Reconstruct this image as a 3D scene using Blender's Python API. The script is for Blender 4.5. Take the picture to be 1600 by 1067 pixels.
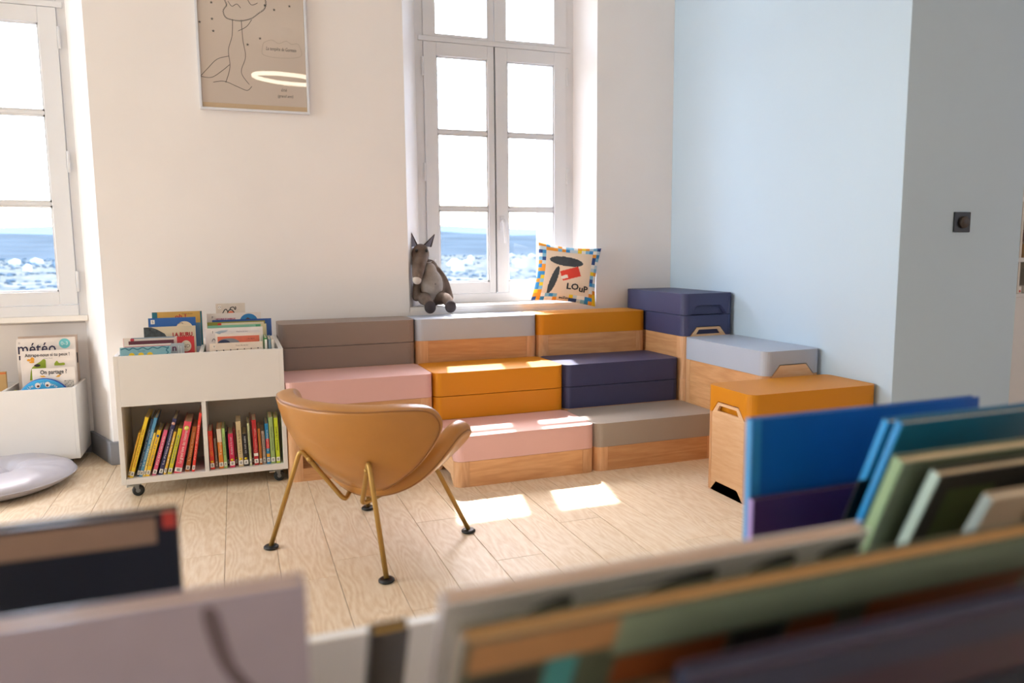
import bpy, bmesh, math, random
from mathutils import Vector, Matrix
random.seed(7)
for o in list(bpy.data.objects): bpy.data.objects.remove(o, do_unlink=True)
SC = bpy.context.scene; COL = SC.collection
# ------------------------------------------------------------------ camera, world, sun, exposure
cd = bpy.data.cameras.new('camera'); cam = bpy.data.objects.new('camera', cd); COL.objects.link(cam)
Rv = Vector((0.93853506, -0.34508454, -0.0082824)); Uv = Vector((0.04903373, 0.10953065, 0.99277325)); Fv = Vector((0.34168352, 0.93215862, -0.11971914))
cam.matrix_world = Matrix(((Rv.x, Uv.x, -Fv.x, -2.33703), (Rv.y, Uv.y, -Fv.y, -4.28838), (Rv.z, Uv.z, -Fv.z, 1.08626), (0, 0, 0, 1)))
cd.sensor_width = 36; cd.lens = 1173.78/1600*36; cd.clip_start = .02; cd.clip_end = 20000
cd.dof.use_dof = True; cd.dof.focus_distance = 3.6; cd.dof.aperture_fstop = 2.3
SC.camera = cam
world = bpy.data.worlds.new('world'); SC.world = world; world.use_nodes = True
wn = world.node_tree; bg = wn.nodes['Background']
sky = wn.nodes.new('ShaderNodeTexSky'); sky.sky_type = 'NISHITA'; sky.sun_disc = False
sky.sun_elevation = math.radians(50); sky.sun_rotation = math.radians(13); sky.dust_density = 1.6; sky.air_density = 1.0
wn.links.new(sky.outputs[0], bg.inputs[0]); bg.inputs[1].default_value = 4.2
sd = bpy.data.lights.new('sun', 'SUN'); sun = bpy.data.objects.new('sun', sd); COL.objects.link(sun)
sun.rotation_euler = Vector((-.185, -.79, -1)).to_track_quat('-Z', 'Y').to_euler(); sd.energy = 24; sd.angle = math.radians(.8); sd.color = (1, .98, .95)
SC.view_settings.view_transform = 'Standard'; SC.view_settings.look = 'None'; SC.view_settings.gamma = 1
SC.view_settings.use_curve_mapping = False; SC.view_settings.exposure = -0.56
SC.cycles.max_bounces = 10; SC.cycles.diffuse_bounces = 7; SC.cycles.transparent_max_bounces = 16
SC.cycles.sample_clamp_indirect = 8; SC.cycles.caustics_reflective = False; SC.cycles.caustics_refractive = False
def area(name, loc, target, sx, sy, e, col):
    a = bpy.data.lights.new(name, 'AREA'); a.shape = 'RECTANGLE'; a.size = sx; a.size_y = sy; a.energy = e; a.color = col
    o = bpy.data.objects.new(name, a); COL.objects.link(o); o.location = loc
    o.rotation_euler = (Vector(target)-Vector(loc)).to_track_quat('-Z', 'Y').to_euler(); return o
area('fill_light_left', (-9.6, -1.75, 1.7), (0, -1.7, 1.3), 3.0, 2.0, 430, (.79, .91, 1))  # added area fill from the left, no window is built there
area('fill_light_right', (4.2, -5.2, 2.0), (.8, -1.8, 1.0), 1.8, 1.6, 38, (.76, .82, 1))  # added cool fill towards the wall end, its source is unseen

# ------------------------------------------------------------------ materials
def lin(h, a=1):
    h = h.lstrip('#'); c = [int(h[i:i+2], 16)/255 for i in (0, 2, 4)]
    return tuple(x/12.92 if x <= .04045 else ((x+.055)/1.055)**2.4 for x in c)+(a,)
MATS = {}
def mat(hexc, rough=.5, var=.05, scale=30, bump=0, bscale=300, metal=0, spec=.5, coat=0, key=None):
    k = key or (hexc, rough, var, scale, bump, bscale, metal, spec, coat)
    if k in MATS: return MATS[k]
    m = bpy.data.materials.new('paint_'+hexc.strip('#')); m.use_nodes = True; n = m.node_tree.nodes; L = m.node_tree.links
    b = n['Principled BSDF']; c = lin(hexc)
    tc = n.new('ShaderNodeTexCoord'); no = n.new('ShaderNodeTexNoise'); no.inputs['Scale'].default_value = scale; no.inputs['Detail'].default_value = 4
    L.new(tc.outputs['Object'], no.inputs['Vector'])
    r = n.new('ShaderNodeValToRGB'); r.color_ramp.elements[0].position = .3; r.color_ramp.elements[1].position = .7
    r.color_ramp.elements[0].color = tuple(x*(1-var) for x in c[:3])+(1,); r.color_ramp.elements[1].color = tuple(min(1, x*(1+var)) for x in c[:3])+(1,)
    L.new(no.outputs['Fac'], r.inputs[0]); L.new(r.outputs[0], b.inputs['Base Color'])
    b.inputs['Roughness'].default_value = rough; b.inputs['Metallic'].default_value = metal; b.inputs['Specular IOR Level'].default_value = spec
    b.inputs['Coat Weight'].default_value = coat; b.inputs['Coat Roughness'].default_value = .3 if coat > .3 else .12
    if bump:
        n2 = n.new('ShaderNodeTexNoise'); n2.inputs['Scale'].default_value = bscale; n2.inputs['Detail'].default_value = 3
        L.new(tc.outputs['Object'], n2.inputs['Vector']); bp = n.new('ShaderNodeBump'); bp.inputs['Strength'].default_value = bump; bp.inputs['Distance'].default_value = .002
        L.new(n2.outputs['Fac'], bp.inputs['Height']); L.new(bp.outputs[0], b.inputs['Normal'])
    MATS[k] = m; return m
def wood(name, ca, cb, axis='x', stretch=9, scale=7, rough=.45, vary=.12, rings=2.2, amp=.10, bump=.06, coat=0, fine=.6, spec=.5):
    k = ('wood', name, axis)
    if k in MATS: return MATS[k]
    m = bpy.data.materials.new(name); m.use_nodes = True; n = m.node_tree.nodes; L = m.node_tree.links; b = n['Principled BSDF']
    tc = n.new('ShaderNodeTexCoord'); oi = n.new('ShaderNodeObjectInfo'); mp = n.new('ShaderNodeMapping')
    s = {'x': (1, stretch, stretch), 'y': (stretch, 1, stretch), 'z': (stretch, stretch, 1)}[axis]
    mp.inputs['Scale'].default_value = s; L.new(tc.outputs['Object'], mp.inputs[0])
    mu = n.new('ShaderNodeVectorMath'); mu.operation = 'SCALE'; cmb = n.new('ShaderNodeCombineXYZ')
    for i in range(3): L.new(oi.outputs['Random'], cmb.inputs[i])
    L.new(cmb.outputs[0], mu.inputs[0]); mu.inputs['Scale'].default_value = 40
    ad = n.new('ShaderNodeVectorMath'); ad.operation = 'ADD'; L.new(mp.outputs[0], ad.inputs[0]); L.new(mu.outputs[0], ad.inputs[1])
    n1 = n.new('ShaderNodeTexNoise'); n1.inputs['Scale'].default_value = scale*.16; n1.inputs['Detail'].default_value = 2; L.new(ad.outputs[0], n1.inputs['Vector'])
    ml = n.new('ShaderNodeMath'); ml.operation = 'MULTIPLY'; ml.inputs[1].default_value = 30*rings; L.new(n1.outputs['Fac'], ml.inputs[0])
    sn = n.new('ShaderNodeMath'); sn.operation = 'SINE'; L.new(ml.outputs[0], sn.inputs[0])
    n2 = n.new('ShaderNodeTexNoise'); n2.inputs['Scale'].default_value = scale*2.5; n2.inputs['Detail'].default_value = 5; L.new(ad.outputs[0], n2.inputs['Vector'])
    mx = n.new('ShaderNodeMath'); mx.operation = 'MULTIPLY_ADD'; L.new(sn.outputs[0], mx.inputs[0]); mx.inputs[1].default_value = amp; m2 = n.new('ShaderNodeMath'); m2.operation = 'MULTIPLY_ADD'; m2.inputs[1].default_value = fine; m2.inputs[2].default_value = .5-.5*fine; L.new(n2.outputs['Fac'], m2.inputs[0]); L.new(m2.outputs[0], mx.inputs[2])
    rp = n.new('ShaderNodeValToRGB'); rp.color_ramp.elements[0].position = .25; rp.color_ramp.elements[1].position = .75
    rp.color_ramp.elements[0].color = lin(ca); rp.color_ramp.elements[1].color = lin(cb); L.new(mx.outputs[0], rp.inputs[0])
    hv = n.new('ShaderNodeHueSaturation'); mr = n.new('ShaderNodeMapRange'); mr.inputs['To Min'].default_value = 1-vary; mr.inputs['To Max'].default_value = 1+vary
    L.new(oi.outputs['Random'], mr.inputs[0]); L.new(mr.outputs[0], hv.inputs['Value']); L.new(rp.outputs[0], hv.inputs['Color']); L.new(hv.outputs[0], b.inputs['Base Color'])
    b.inputs['Roughness'].default_value = rough; b.inputs['Specular IOR Level'].default_value = spec
    bp = n.new('ShaderNodeBump'); bp.inputs['Strength'].default_value = bump; bp.inputs['Distance'].default_value = .001; b.inputs['Coat Weight'].default_value = coat; b.inputs['Coat Roughness'].default_value = .38; L.new(mx.outputs[0], bp.inputs['Height']); L.new(bp.outputs[0], b.inputs['Normal'])
    MATS[k] = m; return m
def glassmat(name, rough=0.0, tint=(1, 1, 1, 1), refl=.03):
    m = bpy.data.materials.new(name); m.use_nodes = True; n = m.node_tree.nodes; L = m.node_tree.links; n.clear()
    o = n.new('ShaderNodeOutputMaterial'); t = n.new('ShaderNodeBsdfTransparent'); t.inputs[0].default_value = tint
    g = n.new('ShaderNodeBsdfGlossy'); g.inputs['Roughness'].default_value = rough; f = n.new('ShaderNodeLayerWeight'); f.inputs[0].default_value = .5
    pw = n.new('ShaderNodeMath'); pw.operation = 'POWER'; pw.inputs[1].default_value = 5; L.new(f.outputs['Facing'], pw.inputs[0])
    ma = n.new('ShaderNodeMath'); ma.operation = 'MULTIPLY_ADD'; ma.inputs[1].default_value = .6; ma.inputs[2].default_value = refl; L.new(pw.outputs[0], ma.inputs[0])
    mx = n.new('ShaderNodeMixShader'); L.new(ma.outputs[0], mx.inputs[0]); L.new(t.outputs[0], mx.inputs[1]); L.new(g.outputs[0], mx.inputs[2]); L.new(mx.outputs[0], o.inputs[0]); return m
def emis(name, col, s):
    m = bpy.data.materials.new(name); m.use_nodes = True; n = m.node_tree.nodes; b = n['Principled BSDF']
    b.inputs['Emission Color'].default_value = col; b.inputs['Emission Strength'].default_value = s; return m
WHITE = mat('#f1ece6', .6, .015, 3, .05, 60); WALLC = mat('#efeae8', .75, .02, 2, .12, 90)
BLUEW = mat('#bfd2e1', .7, .015, 2, .1, 90); WINW = mat('#e2e3e7', .4, .015, 5); CEIL = mat('#f3efe8', .8, .01, 2)
BASEB = mat('#84858c', .5, .03, 8); MDF = mat('#e6e3e0', .45, .012, 6, .03, 120); MDFB = mat('#ded6ca', .5, .015, 6)
BLACK = mat('#141416', .45, .05); RUBBER = mat('#26282a', .55, .05); DSTEEL = mat('#86898b', .4, .05, metal=.7); STEEL = mat('#b9bcbd', .28, .04, metal=1); CREAM = mat('#d9c6a6', .8, .12, 200)
PAGE = mat('#e3d9c8', .85, .1, 260); INK = mat('#1c1d2b', .7, .02); WPAPER = mat('#efe9e2', .6, .01)
LEATHER = mat('#b07838', .33, .04, 14, .12, 500); LEATHD = mat('#8d5a24', .5, .05, 14); BRASS = mat('#b08a48', .4, .04, metal=.55)
WOOD_X = wood('beech_ply_long', '#c08a59', '#d9a878', 'x', scale=5); WOOD_Z = wood('beech_ply_post', '#c99566', '#dfb085', 'z', vary=.06); WOOD_Y = wood('beech_ply_end', '#dcae80', '#eac69e', 'y', vary=.03)
OAK = wood('oak_floor', '#d9bf9e', '#ecdbc3', 'y', stretch=6, scale=8, rough=.47, vary=.04, rings=3.6, amp=.12, bump=.03, coat=.0, fine=.7, spec=.34)
GLASS = glassmat('window_glass'); PGLASS = glassmat('picture_glass', .015, refl=.06)

# ------------------------------------------------------------------ mesh helpers
class MB:
    def __init__(s): s.v = []; s.f = []; s.sm = []
    def add(s, vs, fs, smooth=False):
        o = len(s.v); s.v += [tuple(v) for v in vs]; s.f += [tuple(i+o for i in f) for f in fs]; s.sm += [smooth]*len(fs); return s
    def box(s, x0, x1, y0, y1, z0, z1):
        return s.add([(x0,y0,z0),(x1,y0,z0),(x1,y1,z0),(x0,y1,z0),(x0,y0,z1),(x1,y0,z1),(x1,y1,z1),(x0,y1,z1)],
                     [(3,2,1,0),(4,5,6,7),(0,1,5,4),(1,2,6,5),(2,3,7,6),(3,0,4,7)])
    def prism(s, poly, a, b, ax='z', smooth=False):   # poly: list of 2-D points, extruded along ax
        f = {'z': lambda p, t: (p[0], p[1], t), 'y': lambda p, t: (p[0], t, p[1]), 'x': lambda p, t: (t, p[0], p[1])}[ax]; n = len(poly)
        vs = [f(p, a) for p in poly]+[f(p, b) for p in poly]
        fs = [tuple(range(n))[::-1], tuple(range(n, 2*n))]; s.add(vs, fs)
        o = len(s.v)-2*n
        s.f += [(o+i, o+(i+1) % n, o+n+(i+1) % n, o+n+i) for i in range(n)]; s.sm += [smooth]*n; return s
    def tube(s, pts, r, n=10, closed=False, cap=True):
        P = [Vector(p) for p in pts]; m = len(P); rings = []; prev = None; o = len(s.v); rr = r if isinstance(r, (list, tuple)) else [r]*m
        for i, p in enumerate(P):
            a = P[i-1] if (i or closed) else p; b = P[(i+1) % m] if (i < m-1 or closed) else p
            t = (b-a).normalized()
            if prev is None: q = t.orthogonal().normalized()
            else: q = (prev-t*prev.dot(t)).normalized()
            prev = q; w = t.cross(q)
            s.v += [tuple(p+(q*math.cos(2*math.pi*k/n)+w*math.sin(2*math.pi*k/n))*rr[i]) for k in range(n)]
        for i in range(m if closed else m-1):
            j = (i+1) % m
            for k in range(n): s.f.append((o+i*n+k, o+i*n+(k+1) % n, o+j*n+(k+1) % n, o+j*n+k)); s.sm.append(True)
        if cap and not closed:
            s.f.append(tuple(o+k for k in range(n))[::-1]); s.f.append(tuple(o+(m-1)*n+k for k in range(n))); s.sm += [False]*2
        return s
    def lathe(s, prof, c=(0, 0, 0), n=20, ax='z'):
        o = len(s.v); m = len(prof)
        for k in range(n):
            a = 2*math.pi*k/n
            for r, h in prof:
                p = (r*math.cos(a), r*math.sin(a), h) if ax == 'z' else ((r*math.cos(a), h, r*math.sin(a)) if ax == 'y' else (h, r*math.cos(a), r*math.sin(a)))
                s.v.append((p[0]+c[0], p[1]+c[1], p[2]+c[2]))
        for k in range(n):
            for i in range(m-1): s.f.append((o+k*m+i, o+((k+1) % n)*m+i, o+((k+1) % n)*m+i+1, o+k*m+i+1)); s.sm.append(True)
        return s
    def ball(s, c, rx, ry, rz, n=16, m=10, M=None):
        vs = []; o = len(s.v)
        for i in range(m+1):
            a = math.pi*i/m
            for k in range(n):
                b = 2*math.pi*k/n; p = Vector((rx*math.sin(a)*math.cos(b), ry*math.sin(a)*math.sin(b), rz*math.cos(a)))
                if M is not None: p = M @ p
                vs.append(tuple(p+Vector(c)))
        fs = [(i*n+k, (i+1)*n+k, (i+1)*n+(k+1) % n, i*n+(k+1) % n) for i in range(m) for k in range(n)]
        return s.add(vs, fs, True)
    def mesh(s, name, mats):
        me = bpy.data.meshes.new(name); me.from_pydata(s.v, [], s.f)
        for m in (mats if isinstance(mats, list) else [mats]): me.materials.append(m)
        me.polygons.foreach_set('use_smooth', s.sm); me.update()
        bm = bmesh.new(); bm.from_mesh(me); bmesh.ops.remove_doubles(bm, verts=bm.verts, dist=1e-6); bmesh.ops.recalc_face_normals(bm, faces=bm.faces); bm.to_mesh(me); bm.free()
        return me
    def build(s, name, mats, parent=None, bevel=0, seg=2, ang=40, M=None):
        o = bpy.data.objects.new(name, s.mesh(name, mats)); COL.objects.link(o)
        if parent: o.parent = parent
        if M is not None: o.matrix_local = M
        if bevel:
            b = o.modifiers.new('bevel', 'BEVEL'); b.width = bevel; b.segments = seg; b.limit_method = 'ANGLE'; b.angle_limit = math.radians(ang); b.harden_normals = False
        return o
def B(name, m, parent, x0, x1, y0, y1, z0, z1, bevel=0, seg=2): return MB().box(x0, x1, y0, y1, z0, z1).build(name, m, parent, bevel, seg)
def tag(o, label=None, cat=None, group=None, kind=None):
    for k, v in (('label', label), ('category', cat), ('group', group), ('kind', kind)):
        if v: o[k] = v
    return o
def thing(name, label, cat, loc=(0, 0, 0), rz=0, group=None, M=None):
    o = bpy.data.objects.new(name, None); COL.objects.link(o); o.empty_display_size = .1
    if M is not None: o.location = loc; o.rotation_euler = M.to_euler()
    else: o.location = loc; o.rotation_euler = (0, 0, rz)
    return tag(o, label, cat, group)
def struct(name): o = bpy.data.objects.new(name, None); COL.objects.link(o); o['kind'] = 'structure'; return o
FACE_Y = Matrix(((1, 0, 0, 0), (0, 0, -1, 0), (0, 1, 0, 0), (0, 0, 0, 1)))      # text plane: x right, z up, seen from -y
FACE_SPINE = Matrix(((0, 0, -1, 0), (0, 1, 0, 0), (1, 0, 0, 0), (0, 0, 0, 1)))  # runs up along z, seen from -x
def txt(parent, s, size, m, M, x=0, y=0, name='lettering', width=None, align='LEFT', bold=0, shear=0):
    cu = bpy.data.curves.new(name, 'FONT'); cu.body = s; cu.size = size; cu.align_x = align; cu.resolution_u = 2; cu.offset = bold; cu.shear = shear
    t = bpy.data.objects.new(name, cu); me = bpy.data.meshes.new_from_object(t); bpy.data.objects.remove(t)
    if width and len(me.vertices):
        xs = [v.co.x for v in me.vertices]; k = width/max(1e-6, max(xs)-min(xs))
        for v in me.vertices: v.co.x *= k
    me.materials.clear(); me.materials.append(m)
    o = bpy.data.objects.new(name, me); COL.objects.link(o); o.parent = parent; o.matrix_local = M @ Matrix.Translation((x, y, 0)); return o
def flat(parent, name, polys, m, y=-.0006):        # flat printed shapes in the local x-z plane, one mesh
    mb = MB()
    for p in polys: mb.add([(a, y, b) for a, b in p], [tuple(range(len(p)))])
    return mb.build(name, m, parent)
def disc(cx, cz, r, rz=None, n=24, a0=0, a1=360):
    return [(cx+r*math.cos(math.radians(a0+(a1-a0)*k/n)), cz+(rz or r)*math.sin(math.radians(a0+(a1-a0)*k/n))) for k in range(n if a1-a0 == 360 else n+1)]
def rect(a, b, c, d): return [(a, c), (b, c), (b, d), (a, d)]
def strokes(parent, name, lines, w, m, y=-.0006):
    mb = MB()
    for pts in lines:
        n = len(pts); L = []; Rr = []
        for i, p in enumerate(pts):
            a = pts[max(0, i-1)]; b = pts[min(n-1, i+1)]; d = Vector((b[0]-a[0], b[1]-a[1])); d = d.normalized() if d.length else Vector((1, 0)); q = (-d.y*w/2, d.x*w/2)
            L.append((p[0]+q[0], y, p[1]+q[1])); Rr.append((p[0]-q[0], y, p[1]-q[1]))
        mb.add(L+Rr, [(i, i+1, n+i+1, n+i) for i in range(n-1)])
    return mb.build(name, m, parent)
def smooth(pts, k=6, closed=False):
    P = [Vector(p) for p in pts]; n = len(P); out = []
    for i in range(n if closed else n-1):
        p0 = P[(i-1) % n] if (closed or i) else P[0]; p1 = P[i]; p2 = P[(i+1) % n]; p3 = P[(i+2) % n] if (closed or i+2 < n) else P[-1]
        for j in range(k):
            t = j/k; out.append(tuple(.5*((2*p1)+(p2-p0)*t+(2*p0-5*p1+4*p2-p3)*t*t+(3*p1-p0-3*p2+p3)*t**3)))
    if not closed: out.append(tuple(P[-1]))
    return out
def fillet(pts, r, k=7):
    P = [Vector(p) for p in pts]; out = [P[0]]
    for i in range(1, len(P)-1):
        a = (P[i-1]-P[i]); b = (P[i+1]-P[i]); d = min(r, a.length*.45, b.length*.45); s = P[i]+a.normalized()*d; e = P[i]+b.normalized()*d
        for j in range(k+1):
            t = j/k; out.append(s*(1-t)**2+P[i]*2*t*(1-t)+e*t*t)
    out.append(P[-1]); return out

# ------------------------------------------------------------------ setting: walls
T = .72                                            # outer wall depth, chosen so the unseen lintel cuts the high sun
H = 3.15
def pier(mb, poly, z0=0, z1=H): mb.prism(poly, z0, z1)
wb = MB()
pier(wb, [(-10.1, 0), (-4.23, 0), (-4.118, .25), (-4.08, .345), (-4.05, .36), (-4.04, T), (-10.1, T)])
pier(wb, [(-2.97, 0), (-1.397, 0), (-1.272, .25), (-1.272, .30), (-1.2, .31), (-1.19, T), (-3.18, T), (-3.16, .36), (-3.118, .345), (-3.083, .25)])
pier(wb, [(-.195, 0), (5.2, 0), (5.2, T), (-.31, T), (-.30, .31), (-.238, .30), (-.238, .25)])
wb.box(-1.40, -.19, .0, .32, 0, .742)                                             # solid wall under the window seat
wb.box(-1.25, -.26, .315, T, 0, .72)
wb.box(-1.397, -.195, 0, .31, 2.86, H); wb.box(-1.3, -.2, .30, T, 2.82, H)        # heads of the window bays; outer ones shaped to block sun through top lights
wb.box(-4.16, -3.05, .335, .40, 0, .735); wb.box(-4.12, -3.1, .32, T, 0, .72)      # panel under the left window
wb.box(-4.23, -2.97, 0, .31, 2.86, H); wb.box(-4.13, -3.05, .30, T, 2.82, H)
tag(wb.build('wall_back', WALLC), kind='structure')
B('wall_left', WALLC, None, -10.2, -10.0, -8, .1, 0, H)['kind'] = 'structure'
B('wall_front', WALLC, None, -10.2, 5.2, -8.2, -8, 0, H)['kind'] = 'structure'
B('wall_far_right', WALLC, None, 5.0, 5.2, -8, .1, 0, H)['kind'] = 'structure'
tag(MB().box(.345, 1.075, -1.813, 0, 0, H).build('wall_right', BLUEW, None, .003), kind='structure')
B('ceiling', CEIL, None, -10.2, 5.2, -8.2, .05, H, H+.15)['kind'] = 'structure'
# sills and skirtings
tag(MB().prism([(-1.394, .001), (-.197, .001), (-.24, .255), (-1.27, .255)], .742, .765).build('trim_1', WHITE, None, .003), kind='structure')
tag(MB().box(-4.115, -3.085, .245, .345, .735, .765).build('trim_2', WHITE, None, .004), kind='structure')
bs = struct('baseboard_back')
for nm, poly in (('skirting_board', [(-2.985, -.016), (-2.1, -.016), (-2.1, -.001), (-2.972, -.001)]), ('skirting_board', [(-2.985, -.016), (-2.972, -.001), (-3.110, .318), (-3.126, .315)]),
                 ('skirting_board', [(-4.1, .318), (-3.115, .318), (-3.115, .334), (-4.1, .334)]), ('skirting_board', [(-9.99, -.016), (-4.22, -.016), (-4.23, -.001), (-9.99, -.001)])):
    MB().prism(poly, 0.0, .122).build(nm, BASEB, bs, .004)
bs = struct('baseboard_right')
MB().prism([(.331, -1.829), (.343, -1.829), (.343, -1.75), (.331, -1.75)], 0, .10).build('skirting_board', BASEB, bs); MB().prism([(.331, -1.829), (1.09, -1.829), (1.09, -1.815), (.331, -1.815)], 0, .10).build('skirting_board', BASEB, bs)

# ------------------------------------------------------------------ setting: floor of oak planks
fl = B('floor', mat('#7b5c3d', .8, .1), None, -10.2, 5.2, -8.2, .334, -.12, -.004); fl['kind'] = 'structure'
PW = .18
pm = {}
def plank(x, y0, y1, w=PW):
    k = (round(y1-y0, 3), round(w, 3))
    if k not in pm:
        l = y1-y0; g = .0007; e = .0012
        pm[k] = MB().add([(g,g,-.004),(w-g,g,-.004),(w-g,l-g,-.004),(g,l-g,-.004),(g,g,-e),(w-g,g,-e),(w-g,l-g,-e),(g,l-g,-e),(g+e,g+e,0),(w-g-e,g+e,0),(w-g-e,l-g-e,0),(g+e,l-g-e,0)],
            [(0,1,5,4),(1,2,6,5),(2,3,7,6),(3,0,4,7),(4,5,9,8),(5,6,10,9),(6,7,11,10),(7,4,8,11),(8,9,10,11)]).mesh('plank', OAK)
    o = bpy.data.objects.new('plank', pm[k]); COL.objects.link(o); o.parent = fl; o.location = (x, y0, 0)
    return o
for c in range(-11, 19):
    x = -2.24+c*PW; ye = 0.0
    if -4.2 <= x and x+PW <= -2.93: plank(x, 0, .334); 
    off = (c*.47) % 1.2
    y = 0.0
    ls = [off if off > .2 else off+.6]+[1.2]*5
    for l in ls:
        y2 = y; y = max(-4.8, y-l)
        if y2-y > .05 and not (x > .25 and x < .9 and y > -1.8): plank(x, round(y, 4), round(y2, 4))
wm = bpy.data.materials  # planks beyond the furniture zone: one sheet with the same wood
sb = MB()
for c in range(-50, 42):
    x = -2.24+c*PW
    if x < -10 or x > 4.8: continue
    if -11 <= c < 19: ya = -8; yb = -4.8
    else: ya = -8; yb = 0
    y = yb-((c*.53) % 1.2)-.1; e = [yb]
    while y > ya: e.append(y); y -= 1.2
    e.append(ya)
    for a, b in zip(e[:-1], e[1:]): sb.box(x+.001, x+PW-.001, b+.001, a-.001, -.004, 0)
st = sb.build('plank', OAK, fl); st['kind'] = 'stuff'

# ------------------------------------------------------------------ setting: windows
def window(name, fl_, cl, mid, cr, fr, handle=True):
    w = struct(name); y0, y1 = .258, .318
    B('frame_stile', WINW, w, fl_, cl-.001, y0, y1, .765, 2.86); B('frame_stile', WINW, w, cr+.001, fr, y0, y1, .765, 2.86)
    B('bottom_rail', WINW, w, cl, cr, y0-.01, y1, .765, .822, .004); B('transom_rail', WINW, w, cl-.03, cr+.03, y0-.012, y1, 2.332, 2.362, .004)
    gl = (cl+.079, mid-.046); gr = (mid+.082, cr-.084)
    # casements
    for s, (a, b, g) in enumerate(((cl, mid-.0035, gl), (mid+.0035, cr, gr))):
        c = bpy.data.objects.new('casement', None); COL.objects.link(c); c.parent = w
        ya, yb = .246, .292
        B('stile', WINW, c, a+.001, g[0], ya, yb, .824, 2.330, .003); B('stile', WINW, c, g[1], b-.001, ya, yb, .824, 2.330, .003)
        B('rail', WINW, c, g[0], g[1], ya+.0005, yb, .824, .893, .002); B('rail', WINW, c, g[0], g[1], ya+.0005, yb, 2.252, 2.330, .002)
        zs = [.893, 1.348, 1.808, 2.252]
        for z in zs[1:3]: B('glazing_bar', WINW, c, g[0], g[1], .256, .290, z-.010, z+.010, .003)
        for i in range(3):
            z0 = zs[i]+(.010 if i else 0); z1 = zs[i+1]-(.010 if i < 2 else 0)
            B('glass_pane', GLASS, c, g[0], g[1], .272, .276, z0, z1)
            m = MB(); q = .009     # glazing bead
            m.box(g[0], g[0]+q, .256, .271, z0, z1).box(g[1]-q, g[1], .256, .271, z0, z1).box(g[0], g[1], .256, .271, z0, z0+q).box(g[0], g[1], .256, .271, z1-q, z1)
            m.build('glazing_bead', WINW, c)
    B('rebate', BLACK, w, mid-.0034, mid+.0034, .262, .285, .822, 2.331)
    # fixed lights above
    for a, b, g in ((cl, mid-.002, gl), (mid+.002, cr, gr)):
        c = bpy.data.objects.new('transom_light', None); COL.objects.link(c); c.parent = w
        B('stile', WINW, c, a, g[0], .25, .296, 2.363, 2.86, .003); B('stile', WINW, c, g[1], b, .25, .296, 2.363, 2.86, .003)
        B('rail', WINW, c, g[0], g[1], .2505, .296, 2.363, 2.381, .002); B('rail', WINW, c, g[0], g[1], .2505, .296, 2.80, 2.86, .002); B('glass_pane', GLASS, c, g[0], g[1], .272, .276, 2.381, 2.80)
    for x in (cl-.006, cr+.006):
        for z in (.945, 1.565, 2.185):
            MB().lathe([(0, -.054), (.007, -.054), (.007, -.002), (.0062, 0), (.007, .002), (.007, .054), (0, .054)], (x, .246, z), 10).build('hinge', WINW, w)
    if handle:
        hd = B('handle', WINW, w, mid+.022, mid+.052, .236, .2465, 1.215, 1.305, .004)
        MB().lathe([(0, -.03), (.011, -.03), (.011, 0)], (mid+.037, .237, 1.275), 12, 'y').build('spindle', WINW, hd)
        MB().tube(fillet([(mid+.037, .207, 1.275), (mid+.040, .206, 1.24), (mid+.044, .208, 1.135)], .02), [.011]*2+[.010]*7+[.008], 8).build('lever', WINW, hd)
    return w
window('window_1', -4.118, -4.07, -3.60, -3.126, -3.083)
window('window_2', -1.272, -1.222, -.774, -.290, -.238)

# ------------------------------------------------------------------ landscape outside (building stands on a hilltop)
def landscape():
    m = bpy.data.materials.new('scrubland'); m.use_nodes = True; n = m.node_tree.nodes; L = m.node_tree.links; b = n['Principled BSDF']; b.inputs['Roughness'].default_value = 1; b.inputs['Specular IOR Level'].default_value = 0
    tc = n.new('ShaderNodeTexCoord'); v = n.new('ShaderNodeTexNoise'); v.inputs['Scale'].default_value = .11; v.inputs['Detail'].default_value = 8; v.inputs['Roughness'].default_value = .75; L.new(tc.outputs['Object'], v.inputs['Vector'])
    r = n.new('ShaderNodeValToRGB'); e = r.color_ramp.elements; e[0].position = .40; e[0].color = (.030, .040, .044, 1); e[1].position = .62; e[1].color = (.13, .128, .115, 1)
    x = e.new(.50); x.color = (.062, .070, .066, 1); L.new(v.outputs['Fac'], r.inputs[0]); L.new(r.outputs[0], b.inputs['Base Color'])
    far = mat('#363f45', 1, .18, .006, spec=0)  # bluish grey base colour stands in for haze over the hills
    def sheet(name, ys, zf, mt, xw):
        mb = MB(); nx = 60; vs = []
        for y in ys:
            for i in range(nx+1):
                xx = (-1+2*i/nx)*xw(y); vs.append((xx, y, zf(xx, y)))
        fs = [(j*(nx+1)+i, j*(nx+1)+i+1, (j+1)*(nx+1)+i+1, (j+1)*(nx+1)+i) for j in range(len(ys)-1) for i in range(nx)]
        return tag(mb.add(vs, fs, True).build(name, mt), kind='structure')
    W = lambda y: 250+y*1.3
    sheet('valley_ground', [40, 60, 90, 130, 180, 250, 340, 450, 600, 800, 1050, 1400], lambda x, y: -14+.0065*y+.9*math.sin(x*.013+y*.02)+.7*math.sin(x*.031-y*.017), m, W)
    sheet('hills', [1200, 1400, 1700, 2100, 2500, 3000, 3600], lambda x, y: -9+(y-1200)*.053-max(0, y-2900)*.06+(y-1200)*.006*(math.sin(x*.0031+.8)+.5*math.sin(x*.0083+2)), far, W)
    sheet('far_hills', [3600, 4600, 5600], lambda x, y: -40+(y-3600)*.118+(y-3600)*.016*math.sin(x*.0013+1.1), mat('#4d5862', 1, .08, .002, spec=0), W)  # far ridge paler and bluer, distance haze put into the colour
landscape()
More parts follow.
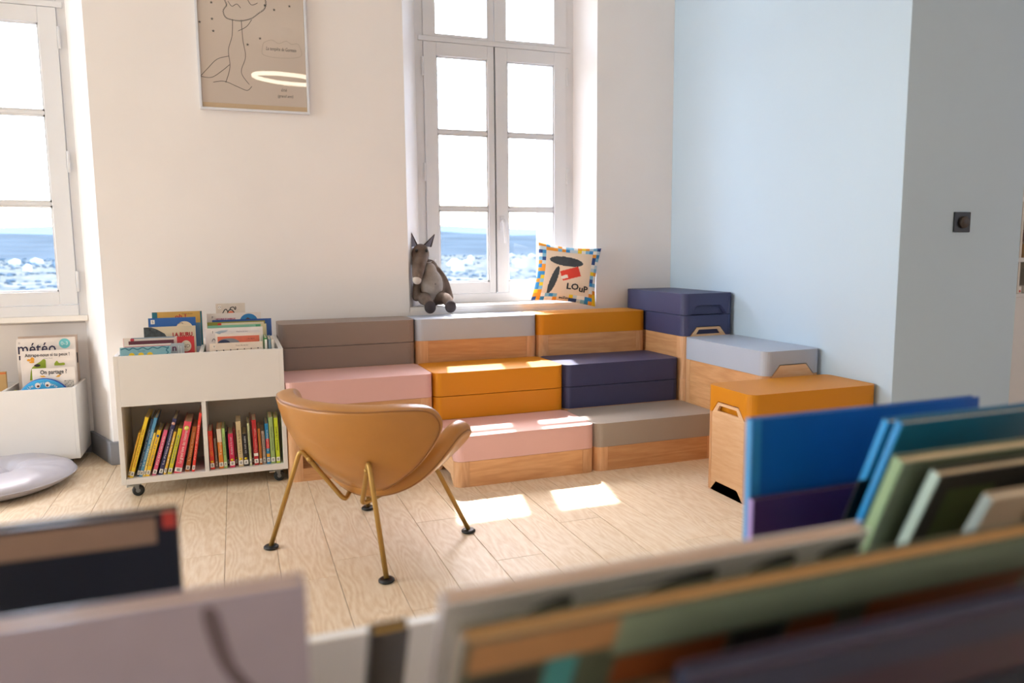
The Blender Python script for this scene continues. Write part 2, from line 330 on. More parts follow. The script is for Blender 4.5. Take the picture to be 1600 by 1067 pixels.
def trees():
    rnd = random.Random(5); mb = MB(); oct_ = [(1, 0), (.62, .62), (0, 1), (-.66, .66), (-1, 0), (-.6, -.66), (0, -1), (.66, -.6)]
    for i in range(6500):
        y = 210*(6.2**rnd.random()); x = -2.3+(y+4.3)*(rnd.uniform(-.42, -.02) if i % 2 else rnd.uniform(-.02, .62)); z = -14.5+.0065*y+.9*math.sin(x*.013+y*.02)+.7*math.sin(x*.031-y*.017)
        if math.sin(x*.021+y*.013)+math.sin(x*.009-y*.031) < rnd.uniform(-1.6, .5): continue
        r = rnd.uniform(.7, 1.7)*(.5+y/900); h = r*rnd.uniform(.6, 1.0); a = rnd.random()*.7
        vs = []
        for k, (rr_, hh) in enumerate(((.75, .12), (1, .5), (.62, .85))): vs += [(x+r*rr_*(c*math.cos(a)-s_*math.sin(a))*rnd.uniform(.85, 1.15), y+r*rr_*(c*math.sin(a)+s_*math.cos(a)), z+h*hh) for c, s_ in oct_]
        vs.append((x, y, z+h)); fs = [(j*8+k, j*8+(k+1) % 8, (j+1)*8+(k+1) % 8, (j+1)*8+k) for j in range(2) for k in range(8)]+[(16+k, 16+(k+1) % 8, 24) for k in range(8)]
        mb.add(vs, fs)
    tag(mb.build('shrubland', mat('#374650', 1, .35, .08, spec=0)), 'scrub and trees tinted haze blue on the plain outside the windows', 'shrubs', kind='stuff')  # blue of the foliage colour imitates haze
    hs = MB()
    for i in range(60):
        y = rnd.uniform(420, 1100); x = -2.3+(y+4.3)*rnd.uniform(-.4, .55); z = -14.5+.0065*y; w, d, h = rnd.uniform(4, 9), rnd.uniform(4, 8), rnd.uniform(3, 5)
        hs.box(x-w/2, x+w/2, y-d/2, y+d/2, z, z+h); hs.prism([(x-w/2-.3, z+h), (x+w/2+.3, z+h), (x, z+h+1.6)], y-d/2-.2, y+d/2+.2, 'y')
    tag(hs.build('distant_houses', mat('#a9a49a', 1, .1, .1)), 'tiny pale houses scattered over the plain outside the windows', 'houses', kind='stuff')
trees()

# ------------------------------------------------------------------ stepped storage boxes
def rr(L, D, r, k=6, inset=0):
    a = L/2-inset; b = D/2-inset; r = max(.001, r-inset); P = []
    for cx, cy, s in ((a-r, b-r, 0), (-a+r, b-r, 90), (-a+r, -b+r, 180), (a-r, -b+r, 270)):
        for i in range(k+1): t = math.radians(s+90*i/k); P.append((cx+r*math.cos(t), cy+r*math.sin(t)))
    return P
COLS = {'pink': '#dcb0aa', 'grey': '#a59a90', 'taupe': '#8d7d74', 'mustard': '#d18606', 'navy': '#3b3f62', 'sky': '#b3bccb'}
COLW = {'pink': 'blush pink', 'grey': 'stone grey', 'taupe': 'taupe', 'mustard': 'mustard yellow', 'navy': 'navy blue', 'sky': 'pale blue grey'}
def lidmat(c): return mat(COLS[c], .46, .025, 4, .08, 420, spec=.4)
def make_lid(parent, L, D, z0, z1, c, notch=True, name='lid'):
    r = .04; P = rr(L, D, r); nb, nt, nh = .37*D, .235*D, .053
    # walk the outline, lifting the lower edge over the grip notches in the two short ends
    Q = []
    for i, p in enumerate(P):
        Q.append((p, 0)); q = P[(i+1) % len(P)]
        if notch and abs(p[0]-q[0]) < 1e-6 and abs(p[1]-q[1]) > .05:
            s = 1 if q[1] > p[1] else -1
            Q += [((p[0], -s*nb), 0), ((p[0], -s*nt), nh), ((p[0], s*nt), nh), ((p[0], s*nb), 0)]
    n = len(Q); mb = MB()
    mb.add([(p[0], p[1], z1) for p, _ in Q], [tuple(range(n))])
    mb.add([(p[0], p[1], z0+h) for p, h in Q]+[(p[0], p[1], z1) for p, h in Q], [(i, (i+1) % n, n+(i+1) % n, n+i) for i in range(n)], False)
    th = .019; mb2 = [(p[0]*(1-th/(L/2)), p[1]*(1-th/(D/2))) for p, _ in Q]
    mb.add([(p[0], p[1], z0+h) for p, h in Q]+[(mb2[i][0], mb2[i][1], z0+Q[i][1]) for i in range(n)], [(i, (i+1) % n, n+(i+1) % n, n+i) for i in range(n)])
    mb.add([(x, y, z0) for x, y in mb2]+[(x, y, z1-.006) for x, y in mb2], [(i, (i+1) % n, n+(i+1) % n, n+i) for i in range(n)]+[tuple(range(n))])
    o = mb.build(name, lidmat(c), parent)
    for p in o.data.polygons: p.use_smooth = False
    b = o.modifiers.new('bevel', 'BEVEL'); b.width = .0035; b.segments = 2; b.limit_method = 'ANGLE'; b.angle_limit = math.radians(50)
    return o
def make_base(parent, L, D, z0, z1, feet=True, cubby=False, handles=True):
    r = .04; pw = .066; th = .016
    for sx in (1, -1):
        for sy in (1, -1):
            arc = [(L/2-r+r*math.cos(math.radians(a)), D/2-r+r*math.sin(math.radians(a))) for a in range(0, 91, 15)]
            ins = [(L/2-r+(r-th)*math.cos(math.radians(a)), D/2-r+(r-th)*math.sin(math.radians(a))) for a in range(90, -1, -15)]
            poly = [(L/2, D/2-r-.004)]+arc+[(L/2-pw, D/2), (L/2-pw, D/2-th)]+ins+[(L/2-th, D/2-r-.004)]
            MB().prism([(x*sx, y*sy) for x, y in poly], z0, z1).build('corner_post', WOOD_Z, parent)
    e = .0008
    for sy in (1, -1):
        y0, y1 = sorted((sy*(D/2-.0006), sy*(D/2-th)))
        if cubby and sy < 0:
            B('bottom_rail', WOOD_X, parent, -L/2+pw+e, L/2-pw-e, y0, y1, z0, z0+.062); B('top_rail', WOOD_X, parent, -L/2+pw+e, L/2-pw-e, y0, y1, z1-.032, z1)
        else: B('long_panel', WOOD_X, parent, -L/2+pw+e, L/2-pw-e, y0, y1, z0, z1)
    nb, nt = .37*D, .235*D; fh = .046 if feet else .0
    hb = D/2-r-.005
    for sx in (1, -1):
        x0, x1 = sorted((sx*(L/2-.0004), sx*(L/2-th)))
        pts = [(-hb, z0), (-nb, z0)]+([(-nt, z0+fh), (nt, z0+fh)] if feet else [])+[(nb, z0), (hb, z0), (hb, z1), (-hb, z1)]
        MB().prism(pts, x0, x1, 'x').build('end_panel', WOOD_Y, parent)
        if handles:
            g = .004; h = .053-g; a, b = nb-g*1.4, nt-g*.6
            x0, x1 = sorted((sx*(L/2-.0004), sx*(L/2-.0125)))
            mb = MB(); o = [(-a, z1), (a, z1), (b, z1+h), (-b, z1+h)]
            if handles == 'solid': mb.prism(o, x0, x1, 'x')
            else:
                ia, ib = a-.036, b-.012; i_ = [(-ia, z1+.010), (ia, z1+.010), (ib, z1+h-.013), (-ib, z1+h-.013)]
                for x in (x0, x1): mb.add([(x, *p) for p in o+i_], [(0, 1, 5, 4), (1, 2, 6, 5), (2, 3, 7, 6), (3, 0, 4, 7)])
                for q in (o, i_): mb.add([(x0, *p) for p in q]+[(x1, *p) for p in q], [(i, (i+1) % 4, 4+(i+1) % 4, 4+i) for i in range(4)])
            mb.build('handle', WOOD_Y, parent)
    B('bottom_board', WOOD_X, parent, -L/2+th+.001, L/2-th-.001, -D/2+th+.001, D/2-th-.001, z0+.048, z0+.058)
def seat(label, x0, x1, y0, y1, z0, zb, z1, c, ax='x', feet=True, cubby=False, handles=True, name='storage_box', cat='storage box', grp='stepped storage boxes'):
    L, D = (x1-x0, y1-y0) if ax == 'x' else (y1-y0, x1-x0)
    t = thing(name, label, cat, ((x0+x1)/2, (y0+y1)/2, z0), 0 if ax == 'x' else -math.pi/2, grp)
    if zb > z0: make_base(t, L, D, 0, zb-z0, feet, cubby, handles if z1 > zb else False)
    if z1 > zb: make_lid(t, L, D, zb-z0+(.0008 if zb > z0 else 0), z1-z0, c)
    return t
XA, XB, XC, XD = -.002, -.717, -1.432, -2.143
F1, F2, F3 = (-1.044, -.674), (-.670, -.296), (-.291, -.022)
LG = 'loose lids stacked on the storage boxes'
seat('low wooden box with blush pink lid on the floor, front row left, facing the armchair', XC+.004, XB, *F1, 0, .12, .24, 'pink')
seat('low wooden box with stone grey lid on the floor, beside the tall mustard box', XB+.004, XA, *F1, 0, .12, .2395, 'grey')
seat('open-fronted wooden cubby box under a blush pink lid behind the armchair', XD, XC, *F2, 0, .36, .48, 'pink', cubby=True)
seat('mustard lidded wooden box in the middle row, lower of its two mustard layers', XC+.004, XB, *F2, 0, .24, .3572, 'mustard')
seat('loose mustard lid on top of the middle row, upper of the two mustard layers', XC+.004, XB, *F2, .36, .36, .48, 'mustard', name='box_lid', cat='lid', grp=LG)
seat('navy lidded wooden box in the middle row, lower of the two navy layers', XB+.004, XA, *F2, 0, .24, .3572, 'navy')
seat('loose navy lid on top of the middle row, above the stone grey lid', XB+.004, XA, *F2, .36, .36, .479, 'navy', name='box_lid', cat='lid', grp=LG)
seat('taupe lidded wooden box in the top row beside the book cart, lower taupe layer', XD, XC, *F3, 0, .48, .5972, 'taupe')
seat('loose taupe lid at the top of the back row beside the book cart', XD, XC, *F3, .60, .60, .72, 'taupe', name='box_lid', cat='lid', grp=LG)
seat('wooden box with pale blue grey lid in the top row under the window', XC+.004, XB, *F3, 0, .60, .7195, 'sky')
seat('wooden box with mustard lid in the top row under the printed cushion', XB+.004, XA, *F3, 0, .60, .72, 'mustard')
seat('bare wooden box on the floor in the corner, bottom of the navy topped stack', .003, .336, -.692, -.022, 0, .36, .36, 'navy', 'y')
seat('navy lidded wooden box with handle, middle of the corner stack', .003, .336, -.692, -.022, .3605, .60, .7172, 'navy', 'y', feet=False)
seat('loose navy lid topping the tall corner stack against the blue wall', .003, .336, -.692, -.022, .72, .72, .84, 'navy', 'y', name='box_lid', cat='lid', grp=LG)
seat('bare wooden box on the floor under the pale blue grey box by the blue wall', .003, .340, -1.388, -.698, 0, .36, .36, 'sky', 'y')
seat('wooden box with pale blue grey lid on a bare box along the blue wall', .003, .340, -1.388, -.698, .3605, .48, .60, 'sky', 'y', feet=False, handles='solid')
seat('tall wooden box with mustard lid and cut-out handle, at the end of the blue wall', -.345, .338, -1.745, -1.428, 0, .36, .48, 'mustard')

# ------------------------------------------------------------------ books
def book(label, W, Tk, Hh, cover, loc, lean=0, spine_out=False, pages=CREAM, group=None, spine=None, cat='book', inset=.003, y0=None, rz=0):
    """front cover faces local -y, spine on local -x; spine_out turns the spine to the room"""
    cm = mat(cover, .35, .04, 20, coat=.15); sm = mat(spine, .35, .04, 20, coat=.15) if spine else cm
    if spine_out: M = Matrix.Rotation(math.radians(lean), 3, 'Y') @ Matrix.Rotation(math.pi/2, 3, 'Z'); ya, yb = -Tk, 0
    else: M = Matrix.Rotation(math.radians(rz), 3, 'Z') @ Matrix.Rotation(math.radians(lean), 3, 'X'); ya, yb = 0, Tk
    t = thing('picture_book', label, cat, loc, 0, group, M)
    c = min(.0022, Tk*.22)
    MB().box(.0, W, ya, ya+c, 0, Hh).box(.0, W, yb-c, yb, 0, Hh).build('cover', cm, t)
    MB().box(-.0015, .0022, ya+.0002, yb-.0002, .0003, Hh-.0003).build('spine', sm, t, min(.002, Tk*.2))
    MB().box(.0022, W-inset, ya+c, yb-c, inset, Hh-inset).build('page_block', pages, t)
    t['ya'] = ya; t['yb'] = yb; t['T'] = Tk; t['H'] = Hh
    return t
WL = mat('#efece4', .6, .02)
def spine_label(t, z=.014, h=.02, dot=None):
    ya, yb = t['ya'], t['yb']; x = -.0017
    MB().box(x-.0004, x, ya+.0008, yb-.0008, z, z+h).build('shelf_label', WL, t)
    ym = (ya+yb)/2; w = (yb-ya)*.22
    m = MB()
    for k in (.25, .55): m.box(x-.0007, x-.0003, ym-w, ym+w, z+h*k, z+h*(k+.16))
    m.build('label_print', INK, t)
    if dot: MB().lathe([(0, 0), (min(.0065, (yb-ya)*.42), 0), (0, -.0002)], (x-.0003, ym, z+h+.007), 12, 'x').build('round_sticker', mat(dot, .5, .02), t)
def spine_text(t, s, colr, z=.05, frac=.62):
    ya, yb = t['ya'], t['yb']; size = (yb-ya)*.62
    o = txt(t, s, size, mat(colr, .5, .02), Matrix.Translation((-.0019, (ya+yb)/2, 0)) @ FACE_SPINE, z, -size*.33, 'spine_lettering', width=t['H']*frac)
    return o
# lower left bay, all leaning to the right: x, thickness, z, height, lean, colour, label bits, text, text colour
ZB = .0915
LB = [(-2.8345, .0085, .012, .208, 15.8, '#d8a92c', 'slim ochre picture book set back, first in the left bay of the cart', '', '#333333', 0),
 (-2.8255, .0155, 0, .283, 16.4, '#f0cf2c', 'tall yellow picture book, the first leaning tall one in the left bay', 'JAMAIS DEUX SANS TOI', '#c0342b', 0),
 (-2.7985, .0105, .008, .272, 16.5, '#1d4468', 'tall dark blue picture book between yellow and light blue ones', 'la nuit des ours', '#b9c3c0', 0),
 (-2.787, .0135, 0, .277, 16.5, '#4f93bd', 'tall light blue picture book leaning beside the dark blue one', 'Le voyage en mer', '#e8ecdf', 0),
 (-2.772, .0095, 0, .205, 16.2, '#f2d567', 'thin pale yellow picture book right of the light blue one', 'petit jour', '#5a4a3a', 0),
 (-2.761, .0165, 0, .217, 16.6, '#f1c61d', 'bright yellow picture book with blue motif on its spine', 'POMELO ET MOI', '#31438a', 0),
 (-2.734, .0165, 0, .216, 16.6, '#d9587d', 'rose pink picture book left of the tall purple one', 'Princesse', '#f0d9d4', 0),
 (-2.708, .0165, 0, .266, 16.4, '#33305f', 'tall purple picture book with white script title', "Le Prince s'ennuie", '#e9e6ea', 0),
 (-2.687, .0105, 0, .202, 16.0, '#e8b93c', 'thin golden picture book right of the purple one', 'amis', '#f3eed8', 0),
 (-2.670, .0165, 0, .216, 15.5, '#cfc81f', 'lime yellow picture book next to the thick coral one', 'GRAND LOUP', '#2f6ea0', 0),
 (-2.643, .0310, 0, .246, 13.5, '#df4a5f', 'thick coral red book with a yellow heart on the spine', 'Le grand livre des histoires', '#f6ece4', 0),
 (-2.597, .0185, .012, .214, 11.8, '#b5651d', 'brown orange picture book set back beside the coral one', "L'ours brun", '#e6c79a', .05),
 (-2.568, .0120, 0, .275, 9.6, '#e2392f', 'thin bright red picture book leaning against the cart divider', 'TOUT ROUGE', '#f0c9b9', 0)]
GB = 'picture books in the lower bays of the white cart'
for i, (x, tk, dy, h, ln, c, lab, s, sc, dz) in enumerate(LB):
    t = book(lab, .20 if h > .24 else .16, tk, h, c, (x, -.628+dy, ZB+tk*math.sin(math.radians(ln))*0+.0005), ln, True, group=GB)
    spine_label(t, .010, .020, None)
    if s: spine_text(t, s, sc)
    if 'heart' in lab: MB().lathe([(0, 0), (.011, 0), (0, -.0003)], (-.0019, -.0155, .215), 14, 'x').build('heart_motif', mat('#f2e27a'), t)
    if 'blue motif' in lab: MB().lathe([(0, 0), (.006, 0), (0, -.0003)], (-.0019, -.008, .19), 10, 'x').build('blue_motif', mat('#3158b0'), t)
    if 'tall purple' in lab and 'script' in lab: MB().lathe([(0, 0), (.0075, 0), (0, -.0003)], (-.0019, -.008, .243), 12, 'x').build('round_motif', mat('#e9b2a0'), t)
RB = [(-2.487, .0185, 0, .183, '#d7301f', 'orange red book, first in the right bay of the cart', 'LES CONTES', '#e9a21e', '#f2c52a'),
 (-2.4645, .0095, .02, .142, '#aaa49a', 'short grey booklet in the right bay beside the orange red book', 'petits mots', '#4a4a4a', None),
 (-2.449, .0195, 0, .190, '#e0821e', 'orange book with a cream top in the right bay', 'Tempête', '#f2e6cf', None),
 (-2.4275, .0135, 0, .191, '#9fc272', 'pale green slim book right of the orange and cream one', 'Au jardin des couleurs', '#33502a', None),
 (-2.412, .006, .04, .165, '#1b1c2c', 'very thin black booklet set back left of the magenta book', '', '#ffffff', None),
 (-2.402, .0225, 0, .162, '#c9174f', 'magenta book with a yellow sticker', 'Arsène à la mer', '#f0d9e0', '#f4d321'),
 (-2.378, .0095, .03, .178, '#8e1d24', 'thin dark red book set back between magenta and tan', '', '#e0c0b0', '#f4d321'),
 (-2.364, .0215, 0, .217, '#cdb98f', 'tall tan book with a yellow sticker in the right bay', 'Le livre de la forêt', '#6b5636', '#f4d321'),
 (-2.3405, .0205, 0, .156, '#1a1a1d', 'short black book with a yellow sticker in the right bay', 'La nuit noire', '#d8d8d8', '#f4d321'),
 (-2.3145, .0095, 0, .205, '#c9cf9f', 'slim pale green cream book between black and red', 'Trois petits pas dans la neige', '#51604a', None),
 (-2.302, .006, .025, .222, '#6f2b23', 'thin maroon book set back left of the dark red one', '', '#ffffff', None),
 (-2.294, .0195, 0, .218, '#b91c24', 'tall dark red book with a white band near its foot', 'Chaperon rouge', '#e9a69a', None),
 (-2.270, .0115, 0, .175, '#b4671f', 'brown orange slim book right of the dark red one', '', '#e8d0a0', None),
 (-2.2545, .0135, .01, .160, '#c6b7ab', 'short pale grey book left of the blue and red one', 'Le petit chat', '#6e5a52', None),
 (-2.237, .0150, 0, .196, '#1c7fb0', 'blue red and yellow banded book in the right bay', 'Couleurs', '#e8e2d0', None),
 (-2.219, .0195, 0, .224, '#9bb573', 'tall sage green book second from the right end of the cart', 'Une histoire à quatre pattes', '#3f5433', None),
 (-2.195, .0175, 0, .220, '#c0d21f', 'tall lime green book at the right end of the cart', 'PRINCE DE BOIS', '#2d3a12', None)]
for x, tk, dy, h, c, lab, s, sc, dot in RB:
    t = book(lab, .15, tk, h, c, (x, -.628+dy, ZB+.0005), -1.2, True, group=GB)
    spine_label(t, .010, .020, dot)
    if s: spine_text(t, s, sc, .062, .52)
    ya, yb = t['ya'], t['yb']
    def band(z0, z1, colr, nm='spine_band'): MB().box(-.00185, -.0012, ya+.0004, yb-.0004, z0, z1).build(nm, mat(colr, .4, .02), t)
    if 'cream top' in lab: band(.126, .189, '#e9ddcb')
    if 'banded' in lab: band(.075, .122, '#d0232b'); band(.034, .050, '#e9a51d')
    if 'white band' in lab: band(.044, .058, '#ece8e0')

# ------------------------------------------------------------------ white book cart on casters
def caster(parent, x, y, h=.063, brake=True, rz=0):
    c = bpy.data.objects.new('caster', None); COL.objects.link(c); c.parent = parent; c.location = (x, y, 0); c.rotation_euler = (0, 0, rz)
    B('mounting_plate', STEEL, c, -.030, .030, -.024, .024, h-.005, h-.0005, .001)
    MB().prism([(-.010, h-.004), (.016, h-.004), (.0135, .024), (.0065, .024)], -.014, -.011, 'y').prism([(-.010, h-.004), (.016, h-.004), (.0135, .024), (.0065, .024)], .011, .014, 'y').box(-.012, .024, -.013, .013, h-.012, h-.005).build('fork', DSTEEL, c)
    MB().lathe([(0, -.009), (.018, -.009), (.0245, -.0075), (.0258, 0), (.0245, .0075), (.018, .009), (0, .009)], (.010, 0, .0258), 22, 'y').build('wheel', RUBBER, c)
    MB().lathe([(0, -.0098), (.009, -.0098), (.0098, -.0092), (.0098, .0092), (.009, .0098), (0, .0098)], (.010, 0, .0258), 16, 'y').build('wheel_hub', DSTEEL, c)
    if brake: B('brake_lever', STEEL, c, -.036, -.008, -.011, .011, h-.020, h-.012, .002)
ct = thing('book_cart', 'white wheeled book cart with two lower bays beside the storage boxes', 'book cart', (-2.4995, -.3275, 0))
CX, CY = .3555, .3225
B('side_panel', MDF, ct, -CX, -CX+.020, -CY, CY, .065, .643, .0012); B('side_panel', MDF, ct, CX-.020, CX, -CY, CY, .065, .643, .0012)
B('bottom_shelf', MDF, ct, -CX+.020, CX-.020, -CY, CY, .066, .0915, .001)
B('front_panel', MDF, ct, -CX+.020, CX-.020, -CY, -CY+.018, .418, .6425, .001); B('rear_panel', MDF, ct, -CX+.020, CX-.020, CY-.018, CY, .418, .6425, .001)
B('divider', MDF, ct, -.009, .009, -CY+.0185, CY-.0185, .438, .640); B('divider', MDF, ct, -.010, .008, -CY+.0002, CY-.02, .092, .4179)
B('cross_divider', MDF, ct, -CX+.021, -.0095, -.05, -.035, .438, .6395); B('cross_divider', MDF, ct, .0095, CX-.021, -.05, -.035, .438, .6395)
B('bin_floor', MDFB, ct, -CX+.020, CX-.020, -CY+.0185, CY-.0185, .420, .437); B('middle_back_panel', MDFB, ct, -CX+.021, CX-.021, -.03, -.015, .092, .4175)
for sx in (-1, 1):
    for sy in (-1, 1): caster(ct, sx*(CX-.050), sy*(CY-.042), .0648)

# books standing in the top of the cart, covers to the room, leaning back a little
GT = 'picture books standing in the top bins of the white cart'
def face_book(label, x0, x1, y, ztop, cover, th=.008, lean=-6, floor_z=.4375, group=GT, pages=PAGE, spine=None, rz=0, cat='book'):
    h = (ztop-floor_z)/math.cos(math.radians(abs(lean))); dy = math.sin(math.radians(-lean))*h
    t = book(label, x1-x0, th, h, cover, (x0, y-dy, floor_z), lean, False, pages, group, spine, cat, rz=rz); t['W'] = x1-x0; return t
def sticker(t, s, x=.016, dz=.03, w=.017, h=.02, colr='#efeae4'):
    H_ = t['H']; o = flat(t, 'index_sticker', [rect(x-w/2, x+w/2, H_-dz-h/2, H_-dz+h/2)], mat(colr, .5, .01), -.0005)
    txt(o, s, h*.85, INK, Matrix.Translation((x, -.0009, H_-dz-h*.3)) @ FACE_Y, align='CENTER')
def title(t, s, x, dz, size, colr=INK, width=None, align='LEFT', bold=0, name='title', shear=0):
    return txt(t, s, size, colr, Matrix.Translation((x, -.0008, t['H']-dz)) @ FACE_Y, width=width, align=align, bold=bold, name=name, shear=shear)
t = face_book('ochre hardback with a teal edge, rearmost in the left top bin', -2.722, -2.50, -.295, .806, '#d3a34c', .014, spine='#1c6b7c')
flat(t, 'cover_edge', [rect(0, .022, .02, t['H']-.001), rect(.214, .2215, .02, t['H']-.001)], mat('#1c6b7c')); title(t, 'Histoires du soir', .13, .014, .010, mat('#7a4d20'), .05); title(t, 'oh !', .10, .034, .03, mat('#b5382c'), .05, bold=.001)
t = face_book('royal blue hardback marked S with a pale round motif, left top bin', -2.73, -2.525, -.405, .786, '#1f5fa8', .012, spine='#e6cfa8')
sticker(t, 'S', .019, .018); flat(t, 'round_motif', [disc(.155, t['H']-.052, .036, .033)], mat('#e5d2b4')); strokes(t, 'line_motif', [disc(.14, t['H']-.032, .010, .006, 10, 10, 170)], .002, INK, -.0012)
t = face_book('slate blue thin book behind the cream book marked R', -2.552, -2.508, -.33, .752, '#5c7f98', .006)
t = face_book('cream picture book marked R with red title, left top bin', -2.741, -2.523, -.49, .752, '#d6c8ab', .01, spine='#222734')
flat(t, 'dark_corner', [[(.0, t['H']-.001), (.03, t['H']-.001), (.055, t['H']-.012), (.085, t['H']-.032), (.1, t['H']-.06), (0, t['H']-.06)]], mat('#3a4347', .5, .5, 60)); sticker(t, 'R', .026, .013); title(t, 'LA RURU', .118, .048, .026, mat('#b3202c'), .085, bold=.0012)
t = face_book('white picture book with red spotted left edge, left top bin', -2.82, -2.60, -.552, .712, '#e9dfd5', .007, spine='#c4353c'); flat(t, 'blue_edge', [rect(.03, .21, t['H']-.004, t['H']-.001)], mat('#3f7fa8')); flat(t, 'red_motif', [disc(.035, t['H']-.009, .008)], mat('#c53a4a'))
t = face_book('red picture book with a cream oval lettered ND, left top bin', -2.599, -2.528, -.562, .710, '#c8202a', .008)
flat(t, 'cream_oval', [disc(.036, t['H']-.044, .022, .026)], mat('#e3d6c0')); title(t, 'ND', .036, .051, .022, mat('#3a3028'), align='CENTER', name='lettering')
t = face_book('dark maroon board book with rounded corner, left top bin', -2.796, -2.613, -.579, .700, '#5c1f33', .008)
t = face_book('white book with a pink lower border behind the teal one, left top bin', -2.812, -2.622, -.598, .686, '#eee4d6', .006); flat(t, 'pink_border', [rect(.0, .19, t['H']-.011, t['H']-.007)], mat('#d57f8f'))
t = face_book('pale grey picture book with a purple letter, left top bin', -2.624, -2.569, -.600, .685, '#a9b3bb', .006); title(t, 'n', .004, .034, .04, mat('#5a2350'), bold=.001); strokes(t, 'tree_motif', [[(.03, .2), (.032, .238)], [(.042, .2), (.041, .235)]], .003, mat('#d7dde0'))
t = face_book('teal picture book with yellow flowers at the front, left top bin', -2.827, -2.625, -.622, .678, '#7fb0bd', .007)
h = t['H']; strokes(t, 'leaf_border', [smooth([(.002, h-.010), (.02, h-.004), (.035, h-.012), (.05, h-.004), (.07, h-.011), (.09, h-.003), (.11, h-.013), (.13, h-.004), (.15, h-.010), (.17, h-.003), (.195, h-.012)]), smooth([(.195, h-.004), (.185, h-.02), (.192, h-.03), (.175, h-.045)])], .005, mat('#2c6f84')); flat(t, 'flowers', [disc(.045, h-.037, .012), disc(.082, h-.037, .012), disc(.118, h-.037, .012)], mat('#e8c31c')); title(t, 'Marie la fleur', .07, .021, .007, mat('#22414d'), .03)
t = face_book('small white board book marked O with a black squiggle, rear of right top bin', -2.436, -2.297, -.19, .832, '#d8cbbd', .016, lean=-3)
h = t['H']; sticker(t, 'O', .017, .018, .014, .018, '#f0e8e0'); strokes(t, 'black_squiggle', [smooth([(.03, h-.05), (.04, h-.033), (.048, h-.03), (.055, h-.042)]), smooth([(.052, h-.052), (.06, h-.036), (.074, h-.033), (.086, h-.048)]), smooth([(.066, h-.034), (.07, h-.022), (.084, h-.02), (.09, h-.032), (.094, h-.026), (.092, h-.016)])], .0045, BLACK); flat(t, 'coral_motif', [disc(.07, h-.047, .013, .008)], mat('#e07858'))
t = face_book('white picture book marked P with a blue round picture, right top bin', -2.478, -2.224, -.275, .789, '#e4d9d0', .012)
h = t['H']; sticker(t, 'P', .025, .02, .015, .02, '#eae0d8'); title(t, 'HISTOIRES ET ANIMAUX', .04, .033, .011, mat('#b3366a'), .092, bold=.0004); flat(t, 'blue_round', [disc(.195, h-.045, .043, .039)], mat('#2a7fb8')); flat(t, 'brown_motif', [[(.175, h-.035), (.19, h-.025), (.205, h-.033), (.225, h-.04), (.21, h-.047), (.18, h-.045)]], mat('#4b3326'), -.0012)
t = face_book('deep blue large picture book in the right top bin', -2.452, -2.178, -.352, .762, '#1c4f96', .01)
t = face_book('olive green picture book with a small red tab, right top bin', -2.473, -2.21, -.397, .756, '#8a8330', .008)
h = t['H']; flat(t, 'cream_panel', [rect(.06, .258, h-.2, h-.006)], mat('#dccdb4')); flat(t, 'red_tab', [rect(.045, .062, h-.016, h-.006)], mat('#d8402f'), -.0011)
t = face_book('mint green picture book behind the white one marked I, right top bin', -2.470, -2.231, -.447, .744, '#83bd9f', .008); flat(t, 'leaf_corner', [rect(.215, .236, t['H']-.024, t['H']-.002)], mat('#4f9a72'))
t = face_book('cream book peeping out at the right of the mint one', -2.245, -2.205, -.42, .742, '#ddd0a8', .006)
t = face_book('white picture book marked I with a grey bird shape, right top bin', -2.480, -2.225, -.497, .736, '#e9dfdb', .01, spine='#cfc4d0')
h = t['H']; sticker(t, 'I', .031, .018, .014, .02, '#efe6e0'); flat(t, 'grey_bird', [[(.04, h-.02), (.065, h-.012), (.10, h-.011), (.09, h-.018), (.066, h-.024), (.06, h-.036), (.052, h-.026)]], mat('#aab7c2')); title(t, 'Histoire de lune', .135, .022, .009, mat('#8d8790'), .05)
strokes(t, 'grey_scribble', [smooth([(.026, h-.062), (.034, h-.05), (.046, h-.066), (.05, h-.075)])], .003, mat('#77707a'))
t = face_book('white sheet bound picture book with coral picture, right top bin', -2.436, -2.236, -.548, .712, '#e9ddd2', .008)
h = t['H']; flat(t, 'coral_picture', [rect(.008, .192, h-.14, h-.012)], mat('#e0745a')); flat(t, 'grey_hill', [disc(.055, h-.047, .05, .026, 20, 0, 180)], mat('#8d8f95'), -.0012); flat(t, 'dark_hill', [disc(.035, h-.047, .028, .020, 16, 0, 180)], mat('#39405a'), -.0016); title(t, 'Les vagues', .14, .028, .008, mat('#6a2d26'), .03)
t = face_book('cream landscape book marked V at the front, right top bin', -2.461, -2.232, -.604, .676, '#ead9c7', .008)
h = t['H']; sticker(t, 'V', .018, .014, .012, .017, '#efe3d4'); title(t, 'Trois fils de fer', .11, .017, .009, mat('#8d7563'), .056); strokes(t, 'dotted_string', [[(.02, h-.035), (.225, h-.030)]], .0006, INK); flat(t, 'dark_beads', [disc(.028+.03*k, h-.0345+.0007*k, .003, None, 8) for k in range(7)], INK)
for k, (x, c, top, lab) in enumerate(((-2.223, '#2f8a3d', .690, 'slim green and white spined book at the right side of right top bin'), (-2.206, '#7f9aa5', .684, 'slim grey blue book beside the green spined one, right top bin'), (-2.192, '#d9d3c8', .682, 'slim white book tucked against the right cart side'))):
    t = book(lab, .2, .0125, top-.438, c, (x, -.60, .438), 0, True, PAGE, GT)
    if k == 0: MB().box(-.0018, -.0012, -.0117, -.0008, .150, .246).box(-.0019, -.0012, -.0117, -.0008, .02, .06).build('spine_band', WL, t)

